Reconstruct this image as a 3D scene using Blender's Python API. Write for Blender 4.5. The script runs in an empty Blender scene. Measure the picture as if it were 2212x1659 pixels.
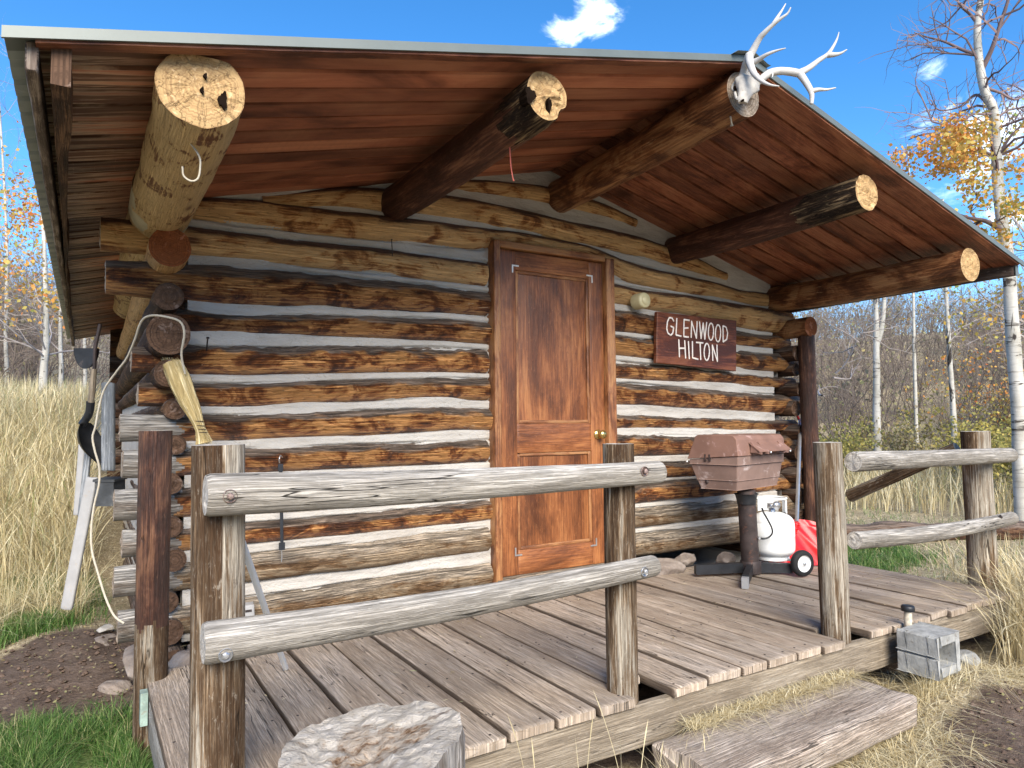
import bpy, math, random
import numpy as np
from math import radians as R_, sin, cos, pi
random.seed(7); rng = np.random.default_rng(7)
S = bpy.context.scene
COL = S.collection
# ------------------------------------------------------------------ camera
YAW, PIT, ROL = R_(31.5), R_(3.4), R_(-.57)
FPX = 1500.; CAM = np.array([0, -3.6, .97])
cf = np.array([sin(YAW)*cos(PIT), cos(YAW)*cos(PIT), sin(PIT)])
cr = np.array([cos(YAW), -sin(YAW), 0.]); cu = np.cross(cr, cf)
cr, cu = cos(ROL)*cr+sin(ROL)*cu, -sin(ROL)*cr+cos(ROL)*cu
cam = bpy.data.cameras.new('camera'); co = bpy.data.objects.new('camera', cam); COL.objects.link(co)
from mathutils import Matrix
M = Matrix.Identity(4)
for i in range(3):
    M[i][0] = cr[i]; M[i][1] = cu[i]; M[i][2] = -cf[i]; M[i][3] = CAM[i]
co.matrix_world = M
cam.sensor_width = 36; cam.lens = FPX/2212*36; cam.clip_start = .05; cam.clip_end = 2000
S.camera = co
def at(x, y, depth):            # a point of the place at a given distance along the view
    return CAM + (cf*FPX + cr*(x-1106) - cu*(y-829.5))*(depth/FPX)
def on(x, y, ax, v):
    d = cf*FPX + cr*(x-1106) - cu*(y-829.5); return CAM + d*(v-CAM[ax])/d[ax]
# ------------------------------------------------------------------ noise
def _h(ix, iy, iz):
    n = (ix*374761393 + iy*668265263 + iz*2147483647) & 0xffffffff
    n = ((n ^ (n >> 13))*1274126177) & 0xffffffff
    n = ((n ^ (n >> 15))*2246822519) & 0xffffffff
    return ((n ^ (n >> 16)) & 0xffff)/65535.
def vn(x, y, z=0.):
    x, y, z = np.broadcast_arrays(np.asarray(x, float), np.asarray(y, float), np.asarray(z, float))
    fx, fy, fz = np.floor(x), np.floor(y), np.floor(z)
    ix, iy, iz = fx.astype(np.int64), fy.astype(np.int64), fz.astype(np.int64)
    u, v, w = x-fx, y-fy, z-fz
    u, v, w = u*u*(3-2*u), v*v*(3-2*v), w*w*(3-2*w)
    r = 0
    for a in (0, 1):
        for b in (0, 1):
            for c in (0, 1):
                r = r + _h(ix+a, iy+b, iz+c)*(u if a else 1-u)*(v if b else 1-v)*(w if c else 1-w)
    return r*2-1
def fbm(x, y, z=0., o=3):
    s, a = 0, 1.
    for k in range(o):
        s = s + a*vn(x*2**k+17.3*k, y*2**k+5.1*k, z*2**k+3.7*k); a *= .5
    return s/1.75
# ------------------------------------------------------------------ materials
class G:
    def __init__(s, name, rough=.8, spec=.3):
        s.m = bpy.data.materials.new(name); s.m.use_nodes = True; s.t = s.m.node_tree
        s.b = s.t.nodes['Principled BSDF']; s.b.inputs['Roughness'].default_value = rough
        s.b.inputs['Specular IOR Level'].default_value = spec
    def n(s, ty, **k):
        o = s.t.nodes.new(ty)
        for a, v in k.items(): setattr(o, a, v)
        return o
    def put(s, sock, v):
        if isinstance(v, bpy.types.NodeSocket): s.t.links.new(v, sock)
        else:
            if isinstance(v, (tuple, list)) and len(v) == 3 and sock.type == 'RGBA': v = (*v, 1)
            sock.default_value = v
    def attr(s, a='gc'): return s.n('ShaderNodeAttribute', attribute_name=a).outputs['Vector']
    def map(s, v, sc=(1, 1, 1), loc=(0, 0, 0)):
        o = s.n('ShaderNodeMapping'); s.put(o.inputs[0], v); o.inputs['Scale'].default_value = sc; o.inputs['Location'].default_value = loc
        return o.outputs[0]
    def noise(s, v, sc=1., det=4, ro=.55, dist=0.):
        o = s.n('ShaderNodeTexNoise'); s.put(o.inputs['Vector'], v); o.inputs['Scale'].default_value = sc
        o.inputs['Detail'].default_value = det; o.inputs['Roughness'].default_value = ro; o.inputs['Distortion'].default_value = dist
        return o.outputs[0]
    def vor(s, v, sc=1., feat='F1'):
        o = s.n('ShaderNodeTexVoronoi', feature=feat); s.put(o.inputs['Vector'], v); o.inputs['Scale'].default_value = sc
        return o.outputs['Distance']
    def mt(s, op, a, b=0., c=0.):
        o = s.n('ShaderNodeMath', operation=op); s.put(o.inputs[0], a); s.put(o.inputs[1], b); s.put(o.inputs[2], c); return o.outputs[0]
    def rng(s, v, a, b, c=0., d=1.):
        o = s.n('ShaderNodeMapRange', interpolation_type='SMOOTHSTEP'); s.put(o.inputs[0], v)
        for i, q in enumerate((a, b, c, d)): o.inputs[i+1].default_value = q
        return o.outputs[0]
    def ramp(s, f, st):
        o = s.n('ShaderNodeValToRGB'); s.put(o.inputs[0], f); e = o.color_ramp.elements
        while len(e) < len(st): e.new(.5)
        for q, (p, c) in zip(e, st): q.position = p; q.color = (*c, 1)
        return o.outputs[0]
    def mix(s, f, a, b, ty='MIX'):
        o = s.n('ShaderNodeMix', data_type='RGBA', blend_type=ty); s.put(o.inputs[0], f); s.put(o.inputs[6], a); s.put(o.inputs[7], b)
        return o.outputs[2]
    def sep(s, v):
        o = s.n('ShaderNodeSeparateXYZ'); s.put(o.inputs[0], v); return o.outputs
    def geo(s, w): return s.n('ShaderNodeNewGeometry').outputs[w]
    def bump(s, h, st=.5, d=.01, nrm=None):
        o = s.n('ShaderNodeBump'); s.put(o.inputs['Height'], h); o.inputs['Strength'].default_value = st; o.inputs['Distance'].default_value = d
        if nrm: s.put(o.inputs['Normal'], nrm)
        return o.outputs[0]
    def out(s, col, nrm=None, rough=None):
        s.put(s.b.inputs['Base Color'], col)
        if nrm: s.put(s.b.inputs['Normal'], nrm)
        if rough is not None: s.put(s.b.inputs['Roughness'], rough)
        return s.m

def wood(name, dark, mid, light, patch=(1.5, 9), lo=.42, hi=.6, grain=.5, crack=.5, top=None, topamt=1., topn=(.0, .5), flecks=None, bump=.5, rough=.75, gsc=1., spec=.25, var=.12, dist=.9, knots=.0, ksc=(1.6, 6.), bd=.006, lines=.6, side=None):
    g = G(name, rough, spec); v = g.attr()
    gr = g.noise(g.map(v, (5*gsc, 110*gsc, 1)), 1, 5, .62, .05)
    fine = g.noise(g.map(v, (24*gsc, 280*gsc, 1)), 1, 4, .7)
    pa = g.noise(g.map(v, (patch[0]*1.5, patch[1]*1.1, 1)), 1, 7, .64, dist)
    pf = g.rng(g.mt('ADD', pa, g.mt('MULTIPLY', g.mt('SUBTRACT', gr, .5), .45)), lo, hi)
    c = g.ramp(pf, [(0, dark), (.35, tuple(.45*a+.55*b for a, b in zip(dark, mid))), (.6, mid), (1, light)])
    l1 = g.noise(g.map(v, (1.6*gsc, 75*gsc, 1), (7, 3, 1)), 1, 3, .6, .08); l2 = g.noise(g.map(v, (3.5*gsc, 170*gsc, 1), (2, 9, 1)), 1, 3, .6, .05)
    ln = g.mt('MINIMUM', g.rng(g.mt('ABSOLUTE', g.mt('SUBTRACT', l1, .5)), .0, .05), g.mt('ADD', g.rng(g.mt('ABSOLUTE', g.mt('SUBTRACT', l2, .5)), .0, .07), .25))
    c = g.mix(g.mt('MULTIPLY', g.mt('SUBTRACT', 1, ln), lines), c, tuple(a*.6+b*.12 for a, b in zip(dark, mid)))
    c = g.mix(g.mt('MULTIPLY', g.rng(gr, .62, .4), grain*.6), c, tuple(a*.45 for a in mid))
    c = g.mix(g.mt('MULTIPLY', g.rng(fine, .5, .75), grain*.5), c, tuple(min(1, a*1.15+.02) for a in light))
    if knots:
        kv = g.map(v, (ksc[0], ksc[1], 1)); kn = g.n('ShaderNodeTexVoronoi', feature='F1'); g.put(kn.inputs['Vector'], kv); kn.inputs['Scale'].default_value = 1
        kd = g.mt('ADD', kn.outputs['Distance'], g.mt('MULTIPLY', g.mt('SUBTRACT', g.noise(g.map(v, (30, 60, 1)), 1, 3), .5), .05))
        sel = g.mt('GREATER_THAN', g.sep(kn.outputs['Color'])[0], .45)
        kf = g.mt('MULTIPLY', g.rng(kd, .13, .05), sel); kr = g.mt('MULTIPLY', g.rng(kd, .24, .10), sel)
        c = g.mix(g.mt('MULTIPLY', kr, .45*knots), c, tuple(a*.5+b*.25 for a, b in zip(mid, dark))); c = g.mix(g.mt('MULTIPLY', kf, knots), c, tuple(a*.8 for a in dark))
    if flecks:
        fl = g.noise(g.map(v, (7, 34, 1), (3, 8, 1)), 1, 5, .7, 1.2)
        c = g.mix(g.rng(fl, .66, .7), c, flecks)
    hgt = g.mt('ADD', g.mt('ADD', g.mt('MULTIPLY', gr, .5), g.mt('MULTIPLY', ln, .5)), g.mt('ADD', g.mt('MULTIPLY', fine, .25), g.mt('MULTIPLY', pf, .5)))
    sp_ = g.noise(g.map(v, (26, 62, 1), (2, 5, 8)), 1, 5, .72, .4)
    c = g.mix(g.mt('MULTIPLY', g.rng(sp_, .57, .70), .5), c, dark); c = g.mix(g.mt('MULTIPLY', g.rng(sp_, .42, .30), .35), c, tuple(min(1, a*1.15+.02) for a in light))
    wn_ = g.n('ShaderNodeTexWhiteNoise', noise_dimensions='1D'); g.put(wn_.inputs['W'], g.sep(v)[2])
    rv = g.rng(wn_.outputs['Value'], 0, 1, 1-var, 1+var*.8)
    cc_ = g.n('ShaderNodeVectorMath', operation='SCALE'); g.put(cc_.inputs[0], c); g.put(cc_.inputs['Scale'], rv); c = cc_.outputs[0]
    if top:
        nz = g.sep(g.geo('Normal'))[2]
        tn = g.noise(g.map(v, (4, 22, 1), (9, 2, 4)), 1, 6, .65, .6)
        tf = g.rng(g.mt('ADD', nz, g.mt('MULTIPLY', g.mt('SUBTRACT', tn, .5), 1.3)), topn[0], topn[1])
        tc = g.mix(g.rng(gr, .38, .62), tuple(a*.4 for a in top), tuple(min(1, a*1.35) for a in top))
        c = g.mix(g.mt('MULTIPLY', tf, topamt), c, tc)
    if crack:
        cn = g.noise(g.map(v, (1.3*gsc, 26*gsc, 1), (5, 1, 2)), 1, 3, .5, .25)
        ck = g.rng(g.mt('ABSOLUTE', g.mt('SUBTRACT', cn, .5)), .001, .011)
        g2 = g.rng(g.noise(g.map(v, (.9, 6, 1), (1, 7, 2)), 1, 2), .46, .56)
        ck = g.mt('MAXIMUM', ck, g.mt('SUBTRACT', 1, g2))
        c = g.mix(g.mt('MULTIPLY', g.mt('SUBTRACT', 1, ck), crack), c, tuple(a*.12 for a in mid))
        hgt = g.mt('ADD', hgt, g.mt('MULTIPLY', ck, 1.2*crack))
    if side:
        c = g.mix(g.mt('MULTIPLY', g.rng(g.mt('ABSOLUTE', g.sep(g.geo('Normal'))[0]), .55, .95), .85), c, side)  # grimy board sides, darkened so the gaps' shade is in the colour
    if knots: hgt = g.mt('SUBTRACT', hgt, g.mt('MULTIPLY', kf, .5))
    return g.out(c, g.bump(hgt, bump, bd))

def endgrain(name, base, dark, ringsc=160.):
    g = G(name, .85, .15); v = g.attr(); s = g.sep(v)
    w = g.noise(g.map(v, (8, 8, 1)), 1, 3)
    ring = g.noise(g.mt('ADD', g.mt('MULTIPLY', s[0], ringsc), g.mt('MULTIPLY', w, 3.5)), 1, 2)
    o = g.n('ShaderNodeCombineXYZ'); g.put(o.inputs[0], g.mt('ADD', g.mt('MULTIPLY', s[0], ringsc), g.mt('MULTIPLY', w, 3.))); g.put(o.inputs[2], s[2])
    ring = g.noise(o.outputs[0], 1, 2)
    sp = g.n('ShaderNodeCombineXYZ'); g.put(sp.inputs[0], g.mt('MULTIPLY', s[0], 6.)); g.put(sp.inputs[1], g.mt('MULTIPLY', s[1], 1.5)); g.put(sp.inputs[2], s[2])
    crk = g.noise(sp.outputs[0], 1, 4, .6, .3)
    cf_ = g.rng(g.mt('ABSOLUTE', g.mt('SUBTRACT', crk, .5)), .002, .010)
    blot = g.noise(g.map(g.n('ShaderNodeTexCoord').outputs['Object'], (22, 22, 22)), 1, 6, .65, .8)
    c = g.mix(g.rng(ring, .38, .58), tuple(.35*a+.65*b for a, b in zip(base, dark)), base)
    st = g.noise(sp.outputs[0], 1.7, 5, .7, 1.)
    c = g.mix(g.mt('MULTIPLY', g.rng(st, .52, .72), .5), c, dark); c = g.mix(g.rng(blot, .54, .66), c, tuple(a*.5+b*.5 for a, b in zip(base, dark))); c = g.mix(g.rng(blot, .42, .36), c, tuple(min(1, a*1.15+.05) for a in base))
    c = g.mix(g.mt('MULTIPLY', g.mt('SUBTRACT', 1, cf_), .4), c, tuple(a*.25 for a in dark))
    return g.out(c, g.bump(g.mt('ADD', g.mt('MULTIPLY', ring, .3), g.mt('MULTIPLY', cf_, .8)), .6, .006))

def plain(name, col, rough=.5, spec=.5, metal=0., var=.15, sc=8., dirt=None, bump=.1, dlo=.55, dhi=.7):
    g = G(name, rough, spec); g.b.inputs['Metallic'].default_value = metal
    v = g.n('ShaderNodeTexCoord').outputs['Object']
    n1 = g.noise(v, sc, 5, .6); n2 = g.noise(v, sc*5, 4, .6)
    c = g.mix(g.rng(n1, .3, .7), tuple(a*(1-var) for a in col), tuple(min(1, a*(1+var)) for a in col))
    if dirt: c = g.mix(g.rng(g.noise(v, sc*1.7, 6, .7, .5), dlo, dhi), c, dirt)
    return g.out(c, g.bump(n2, bump, .004) if bump else None)

MT = {}
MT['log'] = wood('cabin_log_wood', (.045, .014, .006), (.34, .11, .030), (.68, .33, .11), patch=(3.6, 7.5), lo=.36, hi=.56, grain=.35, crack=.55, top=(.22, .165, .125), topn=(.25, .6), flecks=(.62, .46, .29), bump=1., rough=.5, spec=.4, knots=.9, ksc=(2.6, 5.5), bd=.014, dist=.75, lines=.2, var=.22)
MT['log_hi'] = wood('upper_log_wood', (.15, .05, .016), (.52, .235, .075), (.74, .46, .20), patch=(3.6, 7.5), lo=.30, hi=.50, grain=.3, crack=.4, top=(.11, .048, .026), topn=(.32, .66), flecks=(.14, .05, .018), bump=.8, rough=.5, spec=.4, knots=.9, ksc=(2.2, 5.5), bd=.012, dist=.75, lines=.18, var=.15)
MT['log_lo'] = wood('lower_log_wood', (.12, .058, .025), (.33, .20, .10), (.50, .38, .25), patch=(2.8, 8), lo=.30, hi=.56, grain=.4, crack=.7, top=(.46, .38, .29), topn=(.0, .6), bump=1., knots=.9, ksc=(1.6, 4.5), bd=.014, dist=.7, lines=.4)
MT['log_old'] = wood('weathered_log_wood', (.12, .085, .06), (.27, .23, .19), (.42, .39, .35), lo=.32, hi=.55, grain=.6, crack=.95, top=(.40, .38, .35), topn=(0, .6), bump=1.)
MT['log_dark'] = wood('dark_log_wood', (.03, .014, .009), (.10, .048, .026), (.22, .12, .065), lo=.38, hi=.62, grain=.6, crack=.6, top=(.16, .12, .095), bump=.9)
MT['purlin'] = wood('purlin_wood', (.08, .026, .010), (.33, .135, .052), (.52, .28, .125), patch=(2.4, 6), lo=.36, hi=.60, grain=.3, crack=.4, flecks=(.48, .30, .16), bump=.7, rough=.5, spec=.35, knots=.8, ksc=(2.5, 5), bd=.010, lines=.25, dist=.8)
MT['purlin_pale'] = wood('pale_purlin_wood', (.17, .055, .018), (.52, .31, .115), (.68, .48, .23), patch=(4., 8), lo=.385, hi=.46, grain=.2, crack=.3, flecks=(.15, .05, .018), bump=.7, rough=.5, spec=.35, knots=.9, ksc=(3.2, 6), bd=.010, lines=.15, dist=.9)
MT['purlin_dark'] = wood('dark_purlin_wood', (.045, .018, .012), (.12, .05, .031), (.25, .12, .068), lo=.42, hi=.68, grain=.35, crack=.3, bump=.6, rough=.55, lines=0.3)
MT['end'] = endgrain('end_grain_fresh', (.46, .31, .15), (.20, .115, .055))
MT['end_red'] = endgrain('end_grain_red', (.26, .085, .03), (.12, .035, .014))
MT['end_grey'] = endgrain('end_grain_grey', (.34, .28, .22), (.10, .07, .05))
MT['end_dark'] = endgrain('end_grain_dark', (.12, .07, .045), (.03, .018, .012))
MT['rail'] = wood('weathered_rail_wood', (.25, .225, .19), (.40, .37, .325), (.53, .50, .45), patch=(.9, 9), lo=.28, hi=.68, grain=.45, crack=1., bump=.8, top=(.58, .555, .515), topn=(.3, 1.), topamt=.5, dist=.35, knots=.7, ksc=(2, 8), rough=.95, spec=.08, lines=.7)
MT['rail_end'] = endgrain('rail_end_grain', (.50, .47, .42), (.22, .19, .16), 220)
MT['post'] = wood('treated_post_wood', (.05, .026, .013), (.22, .15, .09), (.44, .395, .32), patch=(.55, 6), lo=.38, hi=.60, grain=.4, crack=.9, bump=.8, dist=.35, knots=.4, rough=.85, spec=.15, lines=.55)
MT['post_brown'] = wood('stained_post_wood', (.022, .009, .006), (.085, .034, .020), (.20, .095, .05), patch=(2.2, 7), lo=.34, hi=.68, grain=.3, crack=.6, bump=.7, rough=.55, spec=.4, dist=.6, knots=.4, lines=.3)
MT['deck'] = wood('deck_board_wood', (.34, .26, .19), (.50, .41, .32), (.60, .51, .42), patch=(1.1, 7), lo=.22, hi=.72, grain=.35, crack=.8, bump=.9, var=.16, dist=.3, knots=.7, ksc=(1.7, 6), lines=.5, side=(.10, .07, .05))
MT['step'] = wood('step_plank_wood', (.29, .22, .17), (.47, .39, .32), (.60, .52, .44), patch=(1.5, 5), lo=.2, hi=.66, grain=.3, lines=.45, crack=.8, bump=1., dist=.6, knots=.5)
MT['rim'] = wood('rim_joist_wood', (.20, .16, .115), (.34, .285, .215), (.43, .375, .30), patch=(1.1, 7), lo=.28, hi=.7, grain=.4, crack=.7, bump=.7, dist=.35, knots=.7, lines=.5)
MT['door'] = wood('varnished_door_wood', (.065, .020, .008), (.26, .090, .030), (.40, .165, .058), patch=(1.1, 4.5), lo=.28, hi=.70, grain=.4, crack=.2, bump=.3, rough=.38, spec=.45, dist=.7, knots=.9, ksc=(2.2, 6.5), lines=.3)
MT['trim'] = wood('door_trim_wood', (.09, .028, .011), (.30, .115, .042), (.44, .215, .085), patch=(2, 7), lo=.30, hi=.6, grain=.4, crack=.4, bump=.4, rough=.42, spec=.5, lines=.3)
MT['soffit'] = wood('soffit_board_wood', (.07, .022, .012), (.30, .105, .054), (.42, .18, .095), patch=(1.6, 4.5), lo=.28, hi=.66, grain=.3, crack=.2, bump=.3, rough=.5, spec=.3, gsc=1., var=.32, knots=.6, ksc=(1.8, 5), lines=0.35)
MT['plank_grey'] = wood('grey_plank_wood', (.12, .135, .15), (.24, .26, .28), (.42, .44, .46), patch=(1, 12), grain=.6, crack=.5)
MT['sign'] = wood('sign_board_wood', (.08, .02, .01), (.17, .045, .02), (.26, .085, .035), patch=(1.5, 8), grain=.3, crack=.1, bump=.25, rough=.4, spec=.5, lines=0.2)
MT['straw'] = wood('broom_straw', (.42, .31, .13), (.70, .55, .27), (.85, .73, .44), patch=(2, 30), grain=.4, crack=.3, bump=.8, lines=.4)
# soffit with bleached, water-stained strip near the eave
g = G('stained_soffit_wood', .6, .3); v = g.attr(); s_ = g.sep(v)
gr = g.noise(g.map(v, (2.2, 30, 1)), 1, 6, .65, .5)
base = g.ramp(g.rng(g.noise(g.map(v, (1.8, 4, 1)), 1, 5, .6, .5), .22, .74), [(0, (.08, .026, .014)), (.5, (.30, .105, .054)), (1, (.42, .18, .095))])
base = g.mix(g.mt('MULTIPLY', g.rng(gr, .6, .42), .15), base, (.045, .014, .008))
wet = g.rng(g.mt('ADD', s_[0], g.mt('MULTIPLY', g.mt('SUBTRACT', gr, .5), 1.7)), .44, .06)
pale = g.mix(g.rng(gr, .45, .56), (.12, .055, .03), (.44, .34, .24))
c = g.mix(wet, base, pale)
wn_ = g.n('ShaderNodeTexWhiteNoise', noise_dimensions='1D'); g.put(wn_.inputs['W'], s_[2]); cc_ = g.n('ShaderNodeVectorMath', operation='SCALE'); g.put(cc_.inputs[0], c); g.put(cc_.inputs['Scale'], g.rng(wn_.outputs['Value'], 0, 1, .55, 1.55)); c = cc_.outputs[0]
MT['soffit_l'] = g.out(c, g.bump(gr, .3, .005))
# chinking
g = G('chinking_mortar', .9, .1); v = g.n('ShaderNodeTexCoord').outputs['Object']
c = g.ramp(g.noise(g.map(v, (1.5, 1, 6)), 1.2, 6, .6, .3), [(.25, (.34, .31, .27)), (.45, (.47, .445, .405)), (.75, (.57, .55, .51))])
ck = g.rng(g.mt('ABSOLUTE', g.mt('SUBTRACT', g.noise(g.map(v, (2.2, 1, 5)), 1.4, 5, .6, .6), .5)), .0, .006)
c = g.mix(g.mt('MULTIPLY', g.mt('SUBTRACT', 1, ck), .45), c, (.25, .22, .19))
c = g.mix(g.rng(g.noise(v, 30, 5, .7), .62, .72), c, (.38, .35, .31)); c = g.mix(g.rng(g.noise(g.map(v, (3, 1, 12), (3, 0, 2)), 1, 6, .7, .6), .58, .68), c, (.44, .41, .37))
MT['chink'] = g.out(c, g.bump(g.noise(g.map(v, (1, 1, 2.5)), 16, 7, .7), .8, .015))
# metal roofing
MT['roof'] = plain('metal_roofing', (.30, .335, .32), .45, .5, .3, .1, 5, (.40, .42, .40), .05)
MT['roof_trim'] = plain('metal_trim', (.13, .15, .14), .45, .5, .2, .08, 4, None, .03)
MT['ply'] = wood('fascia_wood', (.07, .05, .04), (.20, .15, .12), (.34, .28, .23), grain=.6, crack=.6)
MT['bone'] = plain('bleached_bone', (.38, .36, .325), .6, .3, 0, .15, 30, (.22, .18, .14), .3, .62, .8)
MT['antler'] = plain('bleached_antler', (.46, .45, .43), .5, .35, 0, .06, 14, (.6, .57, .53), .2, .62, .85)
MT['grill_d'] = plain('grill_firebox_paint', (.20, .135, .112), .75, .2, 0, .18, 5, (.40, .33, .31), .3)
MT['grill_l'] = plain('grill_lid_paint', (.205, .118, .092), .7, .25, 0, .16, 5, (.42, .29, .27), .3)
MT['rust'] = plain('rusty_pipe', (.055, .042, .04), .65, .4, .3, .35, 9, (.16, .075, .05), .4)
MT['black'] = plain('black_metal', (.02, .022, .026), .45, .5, .2, .3, 12, (.09, .075, .07), .2, .6, .75)
MT['rubber'] = plain('black_rubber', (.018, .018, .019), .7, .3, 0, .2, 20, None, .2)
MT['white'] = plain('white_enamel', (.76, .78, .77), .32, .5, 0, .04, 4, (.60, .60, .57), .05, .66, .8)
MT['white_old'] = plain('peeling_white_paint', (.33, .33, .33), .7, .3, 0, .1, 9, (.34, .30, .26), .4, .58, .68)
MT['steel'] = plain('galvanised_steel', (.55, .56, .57), .35, .5, .8, .1, 16, None, .1)
MT['brass'] = plain('brass', (.62, .45, .17), .25, .5, .9, .15, 20, None, .05)
MT['red'] = plain('red_plastic', (.58, .012, .016), .33, .5, 0, .12, 5, None, .05)
MT['nail'] = plain('rusty_nail', (.05, .04, .038), .6, .4, .4, .3, 40, None, .2)
MT['soil'] = plain('loose_soil', (.115, .082, .064), .95, .05, 0, .4, 9, (.20, .155, .125), .6)
MT['splint'] = wood('charred_splintered_wood', (.010, .007, .006), (.10, .058, .034), (.50, .36, .20), patch=(1.8, 16), lo=.44, hi=.60, grain=.5, crack=1., bump=1., bd=.02, dist=.4, lines=.8)
MT['hole'] = plain('black_hole_shade', (.012, .008, .006), 1., 0., 0, .3, 40, None, .4)  # near-black colour stands in for the shade inside knot holes and skull sockets
MT['bolt'] = plain('rusty_bolt', (.30, .22, .19), .5, .5, .6, .3, 60, None, .2)
MT['rope'] = plain('pale_cord', (.46, .42, .34), .8, .2, 0, .1, 30, (.5, .43, .33), .4)
MT['lid'] = plain('yellowed_plastic', (.60, .55, .33), .4, .5, 0, .06, 9, None, .05)
MT['paint'] = plain('white_sign_paint', (.86, .80, .74), .5, .4, 0, .05, 40, None, 0)
MT['bark_pale'] = plain('pale_inner_bark', (.42, .38, .27), .7, .3, 0, .12, 14, (.30, .22, .12), .3, .6, .75)
MT['pink'] = plain('red_cord', (.50, .13, .10), .7, .3, 0, .1, 30, None, .2)
MT['strap'] = plain('black_strap', (.015, .018, .024), .6, .4, 0, .2, 30, None, .2)
MT['conc'] = plain('grey_concrete', (.30, .305, .295), .95, .1, 0, .25, 16, (.17, .15, .13), .7, .60, .70)
MT['green_tin'] = plain('green_bracket', (.30, .40, .36), .6, .4, .2, .3, 20, (.25, .2, .15), .3)
MT['tarp'] = plain('dark_tar_paper', (.055, .06, .065), .6, .4, 0, .4, 9, (.16, .15, .13), .5)
MT['bluebag'] = plain('pale_blue_plastic', (.40, .45, .62), .4, .5, 0, .35, 14, (.75, .77, .8), .5)
g = G('stone_surface', .95, .15); v = g.n('ShaderNodeTexCoord').outputs['Object']
c = g.ramp(g.noise(v, 7, 7, .65, .5), [(.25, (.13, .10, .085)), (.5, (.28, .235, .20)), (.75, (.42, .37, .33))])
MT['rock'] = g.out(c, g.bump(g.noise(v, 16, 7, .7), .9, .02))
g = G('rotting_stump_top', .95, .1); v = g.attr(); s_ = g.sep(v); ob = g.n('ShaderNodeTexCoord').outputs['Object']
a = g.noise(g.map(ob, (26, 34, 20)), 1, 8, .72, .5); b_ = g.noise(g.map(ob, (7, 7, 7)), 1, 5, .65, .6); cel = g.vor(g.map(ob, (60, 80, 50)), 1, 'DISTANCE_TO_EDGE')
c = g.ramp(a, [(.30, (.06, .030, .016)), (.40, (.28, .18, .11)), (.50, (.46, .38, .30)), (.75, (.58, .53, .46))])
c2 = g.ramp(a, [(.3, (.30, .24, .18)), (.42, (.52, .47, .40)), (.65, (.70, .65, .58))])
c = g.mix(g.rng(g.mt('ADD', s_[0], g.mt('MULTIPLY', g.mt('SUBTRACT', b_, .5), .45)), .07, .11), c, c2)
c = g.mix(g.mt('MULTIPLY', g.rng(g.noise(g.map(ob, (9, 60, 9)), 1, 5, .7, .4), .60, .66), .6), c, (.13, .085, .06))
MT['stump_top'] = g.out(c, g.bump(g.mt('ADD', a, g.mt('MULTIPLY', b_, 1.)), 1., .035))
MT['stump'] = wood('stump_side_wood', (.16, .13, .11), (.36, .33, .30), (.50, .48, .46), patch=(3, 16), lo=.3, hi=.6, grain=.8, crack=1., bump=1.)
# bark and plants
g = G('aspen_bark', .8, .2); v = g.attr()
k1 = g.noise(g.map(v, (9, 2.2, 1)), 1, 5, .7, .6); k2 = g.noise(g.map(v, (1.6, 5, 1)), 1, 4, .6, 1.)
c = g.ramp(g.noise(g.map(v, (2, 6, 1), (4, 4, 4)), 1, 5, .6), [(.3, (.30, .285, .24)), (.55, (.47, .455, .41)), (.8, (.56, .55, .52))])
c = g.mix(g.rng(k1, .57, .63), c, (.06, .05, .042)); c = g.mix(g.rng(k2, .62, .68), c, (.04, .034, .03)); k3 = g.noise(g.map(v, (38, 3, 1)), 1, 3, .6); c = g.mix(g.mt('MULTIPLY', g.rng(k3, .60, .68), .6), c, (.12, .10, .085))
MT['aspen'] = g.out(c, g.bump(k1, .6, .02))
MT['twig_pale'] = plain('pale_twig_bark', (.34, .30, .28), .9, .1, 0, .25, 3, None, 0)
MT['twig_dark'] = plain('dark_twig_bark', (.17, .125, .125), .9, .1, 0, .3, 3, None, 0)
MT['twig'] = plain('grey_twig_bark', (.165, .135, .115), .9, .1, 0, .35, 2, (.20, .165, .155), 0)
def leafy(name, stops, trans=.35, rough=.6):
    g = G(name, rough, .25); s = g.sep(g.attr())
    c = g.ramp(s[2], stops); g.out(c)
    tr = g.n('ShaderNodeBsdfTranslucent'); g.put(tr.inputs[0], c); mx = g.n('ShaderNodeMixShader'); mx.inputs[0].default_value = trans
    g.t.links.new(g.b.outputs[0], mx.inputs[1]); g.t.links.new(tr.outputs[0], mx.inputs[2])
    g.t.links.new(mx.outputs[0], g.t.nodes['Material Output'].inputs[0]); return g.m
MT['lf_orange'] = leafy('orange_leaves', [(0, (.62, .19, .05)), (.35, (.66, .33, .08)), (.65, (.60, .42, .11)), (1, (.34, .35, .09))])
MT['lf_gold'] = leafy('golden_leaves', [(0, (.55, .24, .05)), (.4, (.62, .42, .09)), (.75, (.50, .46, .11)), (1, (.22, .30, .07))])
MT['lf_green'] = leafy('yellow_green_leaves', [(0, (.50, .40, .10)), (.4, (.40, .36, .11)), (.75, (.24, .25, .08)), (1, (.46, .34, .16))])
MT['lf_brown'] = leafy('brown_grey_leaves', [(0, (.20, .16, .12)), (.4, (.30, .26, .17)), (.75, (.32, .31, .14)), (1, (.44, .34, .14))])
MT['g_dry'] = leafy('dry_grass_blades', [(0, (.28, .22, .11)), (.3, (.50, .42, .23)), (.65, (.66, .58, .36)), (.85, (.78, .71, .50)), (1, (.22, .27, .09))], .3)
MT['g_straw'] = leafy('pale_straw_blades', [(0, (.36, .28, .14)), (.35, (.56, .47, .27)), (.7, (.70, .62, .40)), (1, (.80, .74, .54))], .3)
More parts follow.
